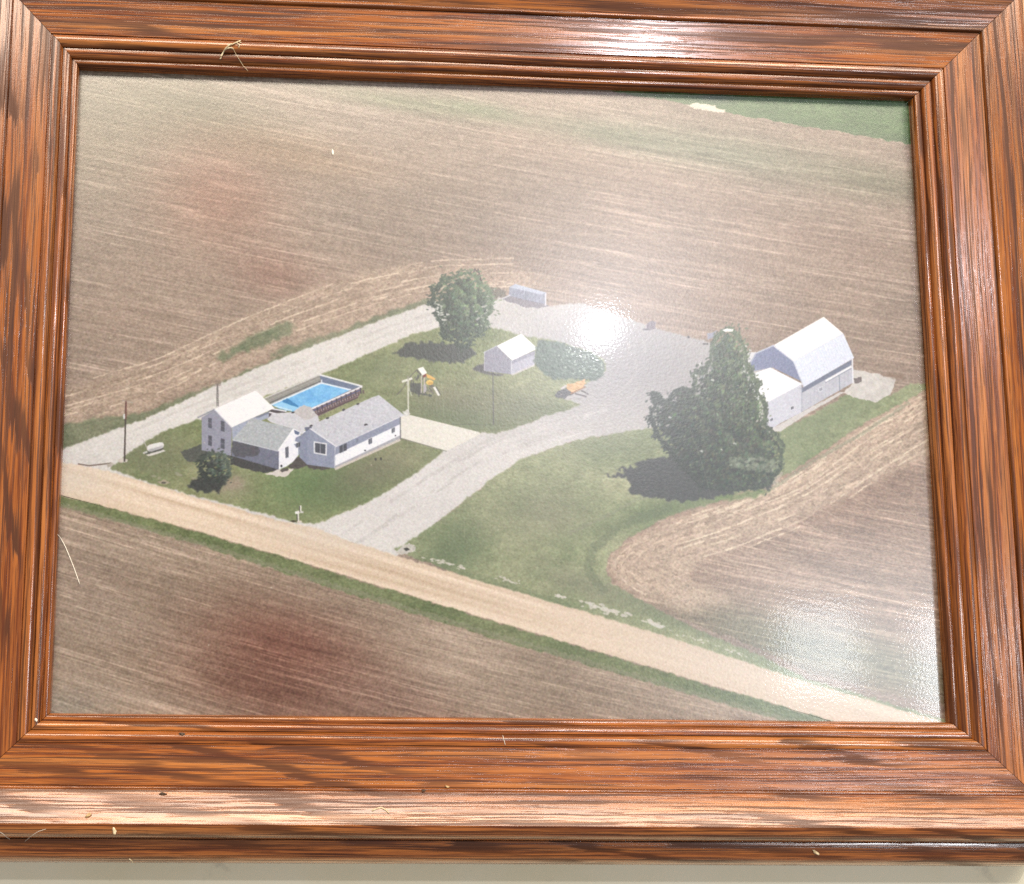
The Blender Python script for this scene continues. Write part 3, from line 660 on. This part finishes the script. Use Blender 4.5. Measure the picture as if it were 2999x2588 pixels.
# ---- utility pole and gas tank
fill(Z4((412, 772), (450, 758), (505, 766), (500, 784), (440, 788)), (206, 200, 190), rough=3)
line(*Z4((489, 322), (478, 782)), 4.6, (72, 62, 58)); line(*Z4((462, 318), (545, 335)), 3, (178, 168, 160), 0.8); fill(Z4((466, 420), (484, 418), (486, 455), (470, 460)), (214, 216, 214))
line(*Z4((490, 322), (488, 460)), 4, (112, 66, 58))
pline(Z4((125, 798), (210, 812), (300, 802), (380, 792)), 4, (112, 96, 88), 0.9); fill(Z4((340, 800), (390, 790), (385, 815), (345, 825)), (182, 172, 162), rough=4)
fill(Z4((640, 730), (775, 690), (790, 700), (700, 732), (660, 740)), (214, 210, 204)); fill(Z4((628, 715), (770, 672), (775, 690), (640, 728)), (84, 84, 80), rough=2)
TANK = Z4((650, 665), (668, 652), (745, 634), (768, 636), (778, 650), (776, 668), (760, 680), (690, 702), (662, 704), (648, 690))
fill(TANK, (226, 226, 224), var=4); fill(Z4((655, 692), (770, 660), (776, 668), (690, 702), (662, 704)), (168, 168, 170), soft=1); line(*Z4((618, 612), (650, 680)), 2.4, (188, 184, 180)); fill(Z4((615, 712), (650, 698), (652, 714), (622, 724)), (196, 196, 192))
# ---- play tower with slide and a swing beam
for k in range(26):
    a = (rng.uniform(400, 560), rng.uniform(895, 1040)); b = (a[0] + rng.normal(0, 22), a[1] + rng.uniform(8, 50)); line(*Z2(a, b), 3, (74, 72, 78), 0.75)
fill(Z2((395, 960), (470, 960), (480, 1040), (570, 1048), (560, 1056), (440, 1046), (380, 1020)), (72, 76, 72), rough=5, alpha=0.85)
pline(Z2((290, 1052), (330, 1010), (400, 905), (440, 862)), 3, (92, 88, 80), 0.7); line(*Z2((440, 862), (478, 905)), 4, (84, 78, 76))
PLAY = Z2((395, 950), (440, 850), (490, 836), (525, 885), (585, 930), (560, 985), (622, 1055), (600, 1064), (545, 1050), (400, 1040))
for x in (478, 500, 560): line(*Z2((x, 900), (x - 2, 1040)), 3, (196, 186, 178) if x < 510 else (120, 112, 104))
fill(Z2((448, 852), (490, 838), (520, 884), (486, 906)), (240, 240, 236)); fill(Z2((488, 904), (512, 892), (514, 912), (492, 920)), (128, 40, 30))
fill(Z2((512, 890), (545, 905), (585, 928), (575, 942), (520, 922)), (226, 180, 92)); fill(ell(*Z2((540, 958))[0], 11, 8, 14), (232, 196, 96)); fill(ell(*Z2((546, 965))[0], 8, 4, 12), (204, 162, 70))
fill(Z2((488, 975), (512, 970), (514, 1030), (492, 1040)), (176, 170, 176), rough=3)
fill(Z2((564, 992), (586, 990), (622, 1052), (604, 1062)), (230, 230, 224)); line(*Z2((588, 992), (623, 1054)), 2.4, (70, 68, 60))
fill(Z2((326, 944), (404, 918), (412, 934), (332, 960)), (222, 222, 210)); line(*Z2((376, 940), (378, 1182)), 4.5, (206, 208, 192)); line(*Z2((366, 960), (404, 1062)), 3, (186, 188, 168)); line(*Z2((376, 906), (377, 940)), 2.4, (150, 148, 136))
fill(Z2((330, 1176), (380, 1165), (392, 1200), (345, 1215)), (208, 208, 202), rough=4, var=16)
# ---- poles on the lawn
line(*Z2((1018, 800), (1024, 1280)), 3.2, (86, 84, 82), 0.9); line(*Z2((1010, 735), (1024, 800)), 2.4, (128, 126, 134), 0.7); line(*Z2((700, 1275), (1024, 1280)), 2.2, (78, 88, 66), 0.5)
line(*Z2((628, 862), (646, 1215)), 3, (146, 154, 124), 0.55)
# ---- white-roofed shed
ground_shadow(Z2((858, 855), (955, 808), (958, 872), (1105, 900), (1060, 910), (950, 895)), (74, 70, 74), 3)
SHED = Z2((952, 728), (1048, 680), (1235, 588), (1358, 700), (1338, 722), (1338, 822), (1162, 898), (952, 872))
fill(Z2((954, 730), (1050, 682), (1162, 792), (1160, 897), (954, 872)), (142, 141, 156), var=7); fill(Z2((1162, 792), (1338, 716), (1338, 822), (1160, 898)), (176, 176, 190), var=7)
fill(Z2((1162, 790), (1338, 715), (1338, 745), (1165, 818)), (146, 146, 162)); line(*Z2((1162, 900), (1335, 825)), 5, (196, 192, 190))
SHED_ROOF = Z2((1048, 680), (1235, 588), (1358, 700), (1165, 792)); fill(SHED_ROOF, (240, 241, 246)); line(*Z2((948, 732), (1050, 680)), 3, (176, 178, 190)); line(*Z2((1160, 796), (1160, 897)), 2.4, (206, 206, 214))
line(*Z2((954, 732), (954, 870)), 2.5, (196, 196, 206), 0.8)
# ---- vegetable patch with broad leaves
GARDEN = Z2((1350, 640), (1450, 645), (1560, 668), (1780, 742), (1868, 822), (1850, 900), (1770, 945), (1690, 935), (1600, 925), (1480, 935), (1390, 870), (1345, 800), (1342, 720))
fill(GARDEN, (86, 98, 88), rough=9, rscale=12, soft=1, var=18)
pts = inside_pts(GARDEN, 700)
dabs(pts, rng.uniform(2.5, 5, 700), [rgb(84, 104, 88) + rng.normal(0, 15) for _ in pts], 0.6, 1.6, 0.5)
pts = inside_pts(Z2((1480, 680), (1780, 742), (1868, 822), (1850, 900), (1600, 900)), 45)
dabs(pts, rng.uniform(1.5, 2.8, 45), [rgb(176, 190, 178)] * 45, 0.8, 1.5, 0.5)  # pale flecks painted over the leaves as glare sparkle
# ---- hay wagon
fill(Z2((1490, 1060), (1530, 1010), (1600, 1000), (1640, 1030), (1560, 1078), (1510, 1076)), (76, 74, 78), rough=5, var=12)
WAGON = Z2((1500, 1065), (1525, 1000), (1580, 970), (1690, 938), (1726, 934), (1724, 1000), (1745, 1045), (1735, 1052), (1690, 1020), (1610, 1048), (1560, 1078))
line(*Z2((1690, 1018), (1745, 1048)), 4, (92, 82, 82)); line(*Z2((1640, 1040), (1730, 1066)), 4, (88, 80, 80)); fill(Z2((1530, 1000), (1575, 975), (1585, 985), (1545, 1012)), (196, 190, 190))
fill(Z2((1578, 976), (1690, 940), (1726, 936), (1722, 985), (1610, 1036), (1585, 1015)), (205, 164, 108), rough=4, var=22, vscale=6); line(*Z2((1608, 1044), (1722, 990)), 4, (150, 104, 60))
# ---- grey trailer at the edge of the yard
fill(Z2((1090, 322), (1150, 296), (1420, 360), (1445, 380), (1390, 392), (1260, 388), (1130, 345)), (132, 126, 134), rough=4, var=10)
TRAILER = Z2((1145, 232), (1190, 211), (1425, 276), (1420, 364), (1300, 340), (1140, 300)); fill(TRAILER, (142, 146, 164), var=12, vscale=6)
fill(Z2((1145, 236), (1190, 211), (1425, 276), (1390, 292)), (180, 188, 206)); line(*Z2((1420, 280), (1418, 376)), 4, (212, 214, 222)); line(*Z2((1270, 262), (1268, 335)), 2, (118, 122, 140)); line(*Z2((1088, 322), (1150, 296)), 4, (196, 196, 200))
# ---- small implements along the yard edge
fill(Z3((330, 225), (365, 205), (398, 215), (395, 262), (345, 272), (326, 258)), (122, 110, 120), rough=3, var=18, vscale=5); fill(Z3((300, 262), (345, 256), (350, 268), (310, 270)), (92, 84, 92), rough=2)
fill(Z3((598, 315), (612, 306), (625, 316), (612, 326)), (70, 64, 66), rough=2); fill(Z3((705, 358), (745, 355), (748, 366), (712, 366)), (84, 78, 80)); fill(Z3((745, 285), (800, 275), (800, 318), (740, 330)), (150, 152, 168), rough=4); fill(ell(*Z3((578, 378))[0], 5, 2.4), (160, 152, 150))
# ---- gambrel-roofed barn
fill(Z3((960, 500), (1020, 420), (1068, 418), (1040, 500), (985, 520)), (216, 216, 220), rough=2)
BARN = Z3((1022, 505), (1068, 424), (1190, 370), (1525, 178), (1655, 290), (1730, 455), (1720, 465), (1724, 625), (1375, 822), (1240, 892), (1150, 948), (1128, 900), (1128, 762), (1040, 600))
fill(Z3((1022, 505), (1068, 424), (1190, 372), (1320, 478), (1372, 612), (1180, 520), (1030, 548)), (126, 134, 166), var=7)
BROOF = [Z3((1190, 368), (1525, 178), (1657, 290), (1320, 477)), Z3((1320, 477), (1657, 290), (1730, 456), (1390, 652)), Z3((1035, 568), (1165, 520), (1380, 630), (1130, 764), (1045, 700))]
fill(Z3((1130, 764), (1378, 630), (1376, 822), (1240, 892), (1150, 948), (1128, 900)), (203, 205, 216), var=5); fill(Z3((1376, 690), (1712, 500), (1724, 622), (1375, 822)), (190, 192, 202), var=8, vscale=10)
for k in range(14):
    t = k / 13; x = 1385 + 330 * t; line(*Z3((x, 700 - 185 * t), (x, 812 - 190 * t)), 1.6, (172, 174, 186), 0.6)
fill(Z3((1370, 660), (1392, 650), (1714, 468), (1712, 502), (1376, 692)), (112, 120, 142)); fill(Z3((1534, 606), (1710, 508), (1716, 520), (1540, 622)), (236, 238, 242)); line(*Z3((1534, 624), (1712, 524)), 2, (132, 136, 150)); line(*Z3((1630, 575), (1632, 680)), 2.5, (136, 146, 158))
line(*Z3((1718, 462), (1722, 626)), 4, (226, 228, 234)); line(*Z3((1376, 640), (1376, 822)), 2.4, (168, 172, 186))
fill(BROOF[0], (247, 247, 246), var=2); fill(BROOF[1], (222, 229, 243), var=3); fill(BROOF[2], (243, 244, 248), var=2)
line(*Z3((1186, 372), (1322, 478)), 4, (214, 218, 228)); line(*Z3((1322, 478), (1392, 652)), 4, (206, 212, 226)); line(*Z3((1022, 505), (1068, 424)), 4, (170, 176, 196)); line(*Z3((1068, 424), (1190, 370)), 4, (190, 196, 212))
def seams(a, b, c_, d_, n, colr, al, w=1.6):
    a, b, c_, d_ = (np.array(v, float) for v in (a, b, c_, d_))
    for k in range(1, n): t = k / n; line(a + (b - a) * t, d_ + (c_ - d_) * t, w, colr, al)
seams(*BROOF[0], 22, (226, 228, 232), 0.55); seams(*BROOF[1], 22, (204, 212, 228), 0.55)
seams(BROOF[2][1], BROOF[2][2], BROOF[2][3], BROOF[2][0], 16, (224, 226, 232), 0.5)
BWIN = [Z3((1304, 788), (1321, 780), (1322, 798), (1305, 806)), Z3((1165, 868), (1181, 860), (1182, 876), (1166, 884)), Z3((1494, 662), (1515, 652), (1516, 672), (1496, 682))]
for k, w_ in enumerate(BWIN): 
    fill(np.array(w_) + (np.array(w_) - np.mean(w_, 0)) * 0.4, (226, 228, 236)); fill(w_, (74, 76, 88) if k < 2 else (142, 142, 156)); mq = np.mean(w_, 0); line(mq - (0, 4), mq + (0, 4), 1.5, (200, 202, 210), 0.7)
fill(Z3((1168, 925), (1182, 920), (1180, 938), (1168, 944)), (70, 70, 78)); fill(Z3((1728, 595), (1782, 585), (1780, 620), (1735, 628)), (118, 106, 106), rough=3, var=16, vscale=4)
# ---- tall tree in front of the barn
TREE2 = Z3((818, 300), (850, 268), (884, 252), (915, 272), (948, 312), (985, 352), (1000, 420), (1000, 480), (1030, 540), (1075, 610), (1085, 690), (1135, 760), (1140, 840), (1130, 910), (1200, 970), (1255, 1050), (1240, 1130), (1235, 1200), (1180, 1290), (1100, 1330),
           (900, 1350), (700, 1330), (560, 1180), (480, 1080), (400, 980), (370, 900), (345, 850), (385, 770), (360, 690), (400, 700), (430, 750), (480, 745), (520, 680), (590, 660), (640, 690), (655, 600), (655, 548), (700, 548), (728, 540), (738, 505), (762, 470), (764, 410), (784, 345))
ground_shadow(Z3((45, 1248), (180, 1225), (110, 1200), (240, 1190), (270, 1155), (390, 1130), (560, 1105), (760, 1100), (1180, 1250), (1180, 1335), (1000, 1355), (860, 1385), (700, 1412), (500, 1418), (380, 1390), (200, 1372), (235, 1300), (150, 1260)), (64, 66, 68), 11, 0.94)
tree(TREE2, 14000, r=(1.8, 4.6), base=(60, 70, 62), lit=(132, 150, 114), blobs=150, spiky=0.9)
pts = inside_pts(Z3((880, 1130), (1060, 1120), (1230, 1150), (1200, 1230), (1000, 1210), (900, 1180)), 160); dabs(pts, rng.uniform(2, 5, 160), [rgb(124, 134, 114) + rng.normal(0, 20) for _ in pts], 0.5, 1.8, 0.3)
fill(Z3((840, 268), (870, 257), (918, 262), (910, 278), (860, 280)), (232, 234, 230)); 
for q in ((775, 605), (1000, 375), (690, 500), (490, 855), (665, 575), (985, 545), (1030, 405), (925, 1030), (700, 1085), (836, 1075)): fill(ell(*Z3(q)[0], 5, 3, 9, 0.4), (206, 208, 206), rough=3, rscale=3, alpha=0.8)
pts = inside_pts(Z3((760, 300), (1010, 330), (1130, 900), (1230, 1100), (640, 700)), 90); dabs(pts, rng.uniform(1.0, 2.2, 90), [rgb(180, 188, 180)] * 90, 0.45, 1.6, 0.4)
fill(Z3((820, 1395), (1000, 1355), (1180, 1340), (1100, 1390), (900, 1420), (780, 1425)), (104, 126, 74), rough=9, rscale=9, soft=2, alpha=0.8, var=18)
fill(Z3((1180, 1300), (1240, 1215), (1250, 1225), (1200, 1320)), (196, 184, 168), rough=5, alpha=0.7)
fill(Z3((1880, 560), (2072, 560), (2060, 600), (2010, 600)), (134, 108, 88), rough=6, soft=2, alpha=0.7)
# scratches and lint caught under the varnish of the print
pline(Z3((612, 900), (640, 990), (690, 1120), (725, 1240), (768, 1400)), 1.8, (150, 150, 136), 0.4)
line(*Z9((596, 945), (600, 1090)), 3, (150, 156, 128), 0.5); line(*Z9((1410, 880), (1390, 1070)), 3, (140, 140, 118), 0.35); line(*Z8((986, 300), (1000, 360)), 2.5, (176, 176, 150), 0.5)
for k in range(150):
    s = (rng.uniform(170, 2760), rng.uniform(220, 2100)); fill(ell(s[0], s[1], rng.uniform(1.2, 2.6), rng.uniform(1, 2), 7), (214, 206, 192), alpha=rng.uniform(0.3, 0.8))
# the lens that took the print was a little soft
for ax in (0, 1): IMG = 0.25 * np.roll(IMG, 1, ax) + 0.5 * IMG + 0.25 * np.roll(IMG, -1, ax)
# film grain over everything
gn = blur(rng.normal(0, 1, (TH, TW)).astype(np.float32), 1); gn /= gn.std()
IMG += gn[..., None] * 3.2 + blur(rng.normal(0, 1, IMG.shape).astype(np.float32), 1) * 6
# the paper's own tone: printed contrast a little stronger than it looks through the sheen
PR = np.clip(IMG / 255.0, 0, 1)
PR = np.clip(1.0 * PR - 0.03, 0.012, 0.95)
LIN = np.where(PR <= 0.04045, PR / 12.92, ((PR + 0.055) / 1.055) ** 2.4)
lum = LIN.mean(-1, keepdims=True); LIN = np.clip(lum + (LIN - lum) * 0.95, 0.004, 0.86) * np.array([0.655, 0.655, 0.70], np.float32)
tex = bpy.data.images.new('aerial_print', TW, TH, float_buffer=True)
tex.colorspace_settings.name = 'Non-Color'
buf = np.ones((TH, TW, 4), np.float32); buf[..., :3] = LIN
tex.pixels.foreach_set(buf.ravel()); tex.update(); tex.pack()
del buf, LIN, PR, full, wt, gr, lawn, lawn2, road, dg, LOW, g2

nm = N('photo_paper')
uvn = nm.new('ShaderNodeUVMap', uv_map='print').outputs[0]
ti = nm.new('ShaderNodeTexImage', image=tex, extension='EXTEND'); nm.put(ti.inputs[0], uvn)
nm.put(nm.bsdf.inputs['Base Color'], ti.outputs[0])
nm.bsdf.inputs['Roughness'].default_value = 0.32; nm.bsdf.inputs['Specular IOR Level'].default_value = 0.9; nm.bsdf.inputs['IOR'].default_value = 1.48
tco = nm.new('ShaderNodeTexCoord').outputs['Object']
peb = nm.noise(tco, 900, 1, 0.5); sag = nm.noise(tco, 16, 2, 0.5)
nb = nm.bump(peb, 0.8, 0.000019)
nm.put(nm.bsdf.inputs['Normal'], nm.bump(peb, 0.6, 0.00004))
nm.bsdf.inputs['Coat Weight'].default_value = 0.11; nm.bsdf.inputs['Coat Roughness'].default_value = 0.06
nm.put(nm.bsdf.inputs['Coat Normal'], nb)
PAPER = nm.mat
def sheet(name, poly_xy, z, parent=None):
    """flat piece of the print; poly in units of W"""
    me = bpy.data.meshes.new(name)
    pts = list(poly_xy)
    ar = sum(pts[i - 1][0] * pts[i][1] - pts[i][0] * pts[i - 1][1] for i in range(len(pts)))
    if ar < 0: pts = pts[::-1]
    me.from_pydata([(x * W, y * W, z) for x, y in pts], [], [tuple(range(len(pts)))]); me.update()
    ul = me.uv_layers.new(name='print')
    for lp in me.loops:
        x, y = pts[lp.vertex_index]; ul.data[lp.index].uv = ((x - X0) / (X1 - X0), (y - Y0) / (Y1 - Y0))
    return link(name, me, parent, PAPER)
photo = sheet('aerial_photograph', [(X0, Y0), (X1, Y0), (X1, Y1), (X0, Y1)], PRINT_Z * W)
tag(photo, 'glossy aerial photograph of a white farmstead among brown fields inside the oak frame', 'photograph')
def clipped(poly):
    q = []
    for p in poly:
        v = on_plane(p, PRINT_Z); q.append((min(max(v[0], X0), X1), min(max(v[1], Y0), Y1)))
    r_ = [q[0]]
    for v in q[1:]:
        if abs(v[0] - r_[-1][0]) + abs(v[1] - r_[-1][1]) > 1e-5: r_.append(v)
    return r_
LV = 0.0000025
def piece(name, poly, level, parent, label=None):
    o = sheet(name, clipped(poly), PRINT_Z * W + level * LV, parent)
    if label: o['label'] = label
    return o
piece('pictured_crop_field', GREEN, 1, photo, 'dark green crop field in the upper right corner of the photograph')
piece('pictured_driveway', DRIVE, 1, photo, 'pale gravel driveway looping round the farmyard in the photograph')
piece('pictured_lawn', LAWN_A, 2, photo, 'green lawn round the pictured house'); piece('pictured_lawn', LAWN_B, 2, photo, 'green lawn below the pictured barn')
piece('pictured_road', ROAD, 3, photo, 'tan gravel road crossing the lower part of the photograph')
piece('pictured_verge', DITCH, 3, photo, 'strip of green grass along the lower side of the road')
piece('pictured_concrete_pad', PAD, 4, photo, 'cream concrete pad beside the pictured house')
pool = piece('pictured_pool', POOL, 4, photo, 'blue swimming pool with raised deck behind the pictured house'); piece('pool_water', WATER, 5, pool)
hull = Z1((105, 497), (203, 434), (515, 293), (658, 428), (795, 455), (880, 400), (985, 490), (1390, 348), (1450, 328), (1640, 478), (1612, 494), (1612, 662), (1116, 884), (905, 856), (850, 770), (690, 892), (332, 790), (105, 747))
house = piece('pictured_house', hull, 6, photo, 'white farmhouse with grey shingled wings in the photograph')
for k in ('roof_old', 'roof_front', 'roof_mid', 'roof_long'): piece('roof', H[k], 7 + 0.2 * list(H).index(k), house)
for w_ in HW[:9]: piece('window', w_, 9.5, house)
shed = piece('pictured_shed', SHED, 6, photo, 'small shed with a white roof by the round tree'); piece('roof', SHED_ROOF, 7, shed)
barn = piece('pictured_barn', BARN, 6, photo, 'big white barn with a gambrel roof in the photograph')
for b_ in BROOF: piece('roof', b_, 7, barn)
for b_ in BWIN: piece('window', b_, 7, barn)
piece('pictured_tree', TREE1, 9.8, photo, 'round green tree behind the shed'); piece('pictured_tree', TREE2, 9.8, photo, 'tall dark tree standing before the barn')
piece('pictured_bush', BUSH, 9.8, photo, 'dark round bush beside the pictured house')
piece('pictured_trailer', TRAILER, 6, photo, 'grey box trailer at the edge of the yard'); piece('pictured_hay_wagon', WAGON, 6, photo, 'wagon loaded with yellow hay')
piece('pictured_garden', GARDEN, 4, photo, 'leafy vegetable patch by the shed'); piece('pictured_play_tower', PLAY, 6, photo, 'play tower with white roof and yellow slide')
piece('pictured_gas_tank', TANK, 6, photo, 'white gas tank lying on the lawn'); piece('pictured_pole', Z4((484, 322), (494, 322), (484, 782), (472, 782)), 9.8, photo, 'dark utility pole by the road')
piece('pictured_mailbox', Z1((812, 1205), (850, 1165), (864, 1165), (878, 1210), (848, 1226), (848, 1296), (826, 1296)), 6, photo, 'white mailbox at the roadside')

# ------------------------------------------------------------------ dust, lint and crumbs lying on the frame and the print
def height(x, y):
    d = max(-x, x - 1, -y, y - HH)
    if d < 0: return PRINT_Z
    return float(np.interp(d, PD[1:-1], PZ[1:-1]))
def on_scene(px):
    d = ray(px); t = 0.9; p = CAM
    while t < 1.6:
        p = CAM + d * t
        if p[2] <= height(p[0], p[1]): break
        t += 0.0004
    return p
def simple_mat(name, c1_, c2_, rough=0.7):
    q = N(name); t_ = q.new('ShaderNodeTexCoord').outputs['Object']
    q.put(q.bsdf.inputs['Base Color'], q.mix(q.step(q.noise(t_, 900, 3, 0.6), 0.35, 0.65), c1_ + (1,), c2_ + (1,)))
    q.bsdf.inputs['Roughness'].default_value = rough
    return q.mat
M_STRAW = simple_mat('dry_chaff', (0.55, 0.42, 0.24), (0.72, 0.60, 0.40)); M_HAIR = simple_mat('pale_lint', (0.72, 0.66, 0.56), (0.80, 0.74, 0.64)); M_DARK = simple_mat('dark_crumb', (0.05, 0.03, 0.02), (0.12, 0.07, 0.04)); M_TAN = simple_mat('tan_crumb', (0.42, 0.27, 0.12), (0.60, 0.42, 0.22))
def tube(pts, rad):
    """thin strand through world points with tapering ends"""
    verts, faces = [], []; n = 6; K = len(pts)
    for i, p in enumerate(pts):
        a = Vector(pts[max(i - 1, 0)]); b = Vector(pts[min(i + 1, K - 1)]); t = (b - a).normalized()
        s = t.cross(Vector((0, 0, 1))).normalized(); u_ = s.cross(t)
        r_ = rad * (0.35 if i in (0, K - 1) else 1.0)
        for k in range(n):
            th = 2 * math.pi * k / n; verts.append(Vector(p) + s * math.cos(th) * r_ + u_ * math.sin(th) * r_)
    for i in range(K - 1):
        for k in range(n): faces.append((i * n + k, i * n + (k + 1) % n, (i + 1) * n + (k + 1) % n, (i + 1) * n + k))
    faces += [tuple(reversed(range(n))), tuple((K - 1) * n + k for k in range(n))]
    return [tuple(v) for v in verts], faces
def strand(name, pxs, rad, mat, label, lift=0.0, cat='lint', group=None, sub=6, droop=None):
    pts = []
    ctrl = [on_scene(p) for p in pxs]
    for i in range(len(ctrl) - 1):
        for k in range(sub): pts.append(ctrl[i] + (ctrl[i + 1] - ctrl[i]) * k / sub)
    pts.append(ctrl[-1])
    w = []
    for p in pts:
        z = max(height(p[0], p[1]), p[2]) * W + rad + lift; w.append((p[0] * W, p[1] * W, z))
    for _ in range(2): w = [w[0]] + [tuple((np.array(w[i - 1]) + 2 * np.array(w[i]) + np.array(w[i + 1])) / 4) for i in range(1, len(w) - 1)] + [w[-1]]
    w = [(p[0], p[1], max(p[2], height(p[0] / W, p[1] / W) * W + rad * 0.6)) for p in w]
    base = np.array(w[0]); v, f = tube([tuple(np.array(p) - base) for p in w], rad)
    me = bpy.data.meshes.new(name); me.from_pydata(v, [], f); me.update()
    for q in me.polygons: q.use_smooth = True
    o = link(name, me, None, mat); o.location = tuple(base); tag(o, label, cat, group); return o
rnd = random.Random(4)
def crumb(name, px, size, mat, label, cat='crumb', stretch=(1, 1, 0.6), rot=0.0, group=None, seed=0, sink=0.75):
    r_ = random.Random(seed); bm = bmesh.new(); bmesh.ops.create_icosphere(bm, subdivisions=2, radius=1)
    for v in bm.verts:
        k = 1 + 0.28 * math.sin(v.co.x * 3.1 + seed) * math.cos(v.co.y * 2.7 + seed * 2) + r_.uniform(-0.18, 0.18)
        v.co = Vector((v.co.x * stretch[0], v.co.y * stretch[1], v.co.z * stretch[2])) * k * size
    me = bpy.data.meshes.new(name); bm.to_mesh(me); bm.free()
    o = link(name, me, None, mat); p = on_scene(px)
    o.location = (p[0] * W, p[1] * W, height(p[0], p[1]) * W + size * stretch[2] * sink); o.rotation_euler = (0, 0, rot); tag(o, label, cat, group); return o
S = lambda x, y: (500 + x * 800 / 2072, y * 800 / 2072)
tuft = bpy.data.objects.new('dust_tuft', None); col.objects.link(tuft); tag(tuft, 'pale ragged dust tuft with trailing thread on the upper rail', 'dust')
tp = on_scene(S(450, 345)); tuft.location = (tp[0] * W, tp[1] * W, tp[2] * W)
def tuft_part(name, pxs, rad):
    o = strand(name, pxs, rad * 0.75, M_STRAW, None, 0.00015)
    for k in ('label', 'category'):
        if k in o.keys(): del o[k]
    o.location = o.location - tuft.location; o.parent = tuft; return o
for pxs, rad in (([S(380, 438), S(400, 400), S(440, 350), S(465, 335)], 0.00042), ([S(400, 395), S(425, 372), S(470, 365)], 0.00036), ([S(455, 345), S(490, 330), S(532, 312)], 0.00034),
                 ([S(500, 326), S(522, 345), S(515, 368)], 0.00026), ([S(515, 318), S(538, 330)], 0.00022), ([S(385, 440), S(372, 452)], 0.0003), ([S(430, 360), S(462, 372), S(480, 372)], 0.00026)): tuft_part('fibre', pxs, rad)
tuft_part('thread', [S(470, 365), S(510, 440), S(560, 515), S(588, 548)], 0.00012)
E1 = lambda x, y: (x * 300 / 670, 1300 + y * 800 / 1788)
strand('lint_hair', [E1(386, 596), E1(425, 665), E1(455, 735), E1(490, 825), E1(523, 920)], 0.00016, M_HAIR, 'long pale hair lying on the photograph beside the left rail', cat='hair')
B1 = lambda x, y: (x * 700 / 2072, 1988 + y * 700 / 2072); B2 = lambda x, y: (1000 + x * 900 / 2072, 1988 + y * 900 / 2072); B3 = lambda x, y: (2299 + x * 700 / 2072, 1988 + y * 700 / 2072)
crumb('crumb', B1(1578, 475), 0.0009, M_DARK, 'dark crumb on the inner bead of the lower rail', stretch=(1.2, 0.7, 0.6), seed=1)
crumb('crumb', B1(1412, 992), 0.0010, M_DARK, 'small black crumb below the flat of the lower rail', stretch=(1.3, 0.45, 0.5), seed=2)
crumb('crumb', B1(768, 1180), 0.0010, M_TAN, 'tan crumb on the pale band of the lower rail near the left', stretch=(1.2, 0.6, 0.6), rot=0.6, seed=3)
crumb('paint_flake', B1(992, 1312), 0.0010, M_STRAW, 'cream flake stuck on the lower edge of the frame', 'flake', (0.6, 1.4, 0.4), 0.4, seed=4)
crumb('crumb', B2(712, 725), 0.0008, M_TAN, 'small brown crumb at the edge of the flat of the lower rail', stretch=(1.2, 0.5, 0.5), rot=-0.4, seed=5)
crumb('crumb', B2(553, 750), 0.0007, M_DARK, 'tiny black crumb near the middle of the lower rail', stretch=(1, 0.7, 0.6), seed=6)
crumb('crumb', B3(262, 1502), 0.0012, M_STRAW, 'cream crumb on the lowest bead towards the right', stretch=(1.2, 0.5, 0.5), rot=-0.5, seed=7)
crumb('paint_flake', (673 * 1.4474, 308 * 1.4474), 0.0009, M_HAIR, 'cream flake lying on the brown field of the photograph', 'flake', (0.45, 1.3, 0.25), 0.1, seed=8)
crumb('crumb', B1(315, 353), 0.0006, M_HAIR, 'tiny white speck at the lower left mitre', seed=9)
chaff = [B2(205, 888), B2(240, 870), B2(268, 866)]
strand('chaff_husk', [B2(205, 888), B2(240, 872), B2(268, 864), B2(300, 884), B2(322, 905)], 0.00024, M_STRAW, 'bent pale chaff husk on the wide band of the lower rail', cat='chaff')
strand('lint_thread', [B1(212, 1412), B1(270, 1362), B1(330, 1322), B1(400, 1300)], 0.00006, M_HAIR, 'fine curled thread on the lower edge of the frame at left', cat='lint')
strand('lint_thread', [B1(0, 1325), B1(40, 1350), B1(90, 1392)], 0.00006, M_HAIR, 'short fine thread at the far left of the lower edge', cat='lint')
strand('lint_thread', [B1(1120, 1558), B1(1150, 1578), B1(1180, 1596)], 0.00022, M_STRAW, 'short straw fibre hanging at the bottom edge of the frame', cat='lint')
strand('lint_thread', [B2(1085, 378), B2(1095, 412), B2(1104, 446)], 0.00010, M_HAIR, 'hair-thin thread across the inner beads of the lower rail', cat='lint')
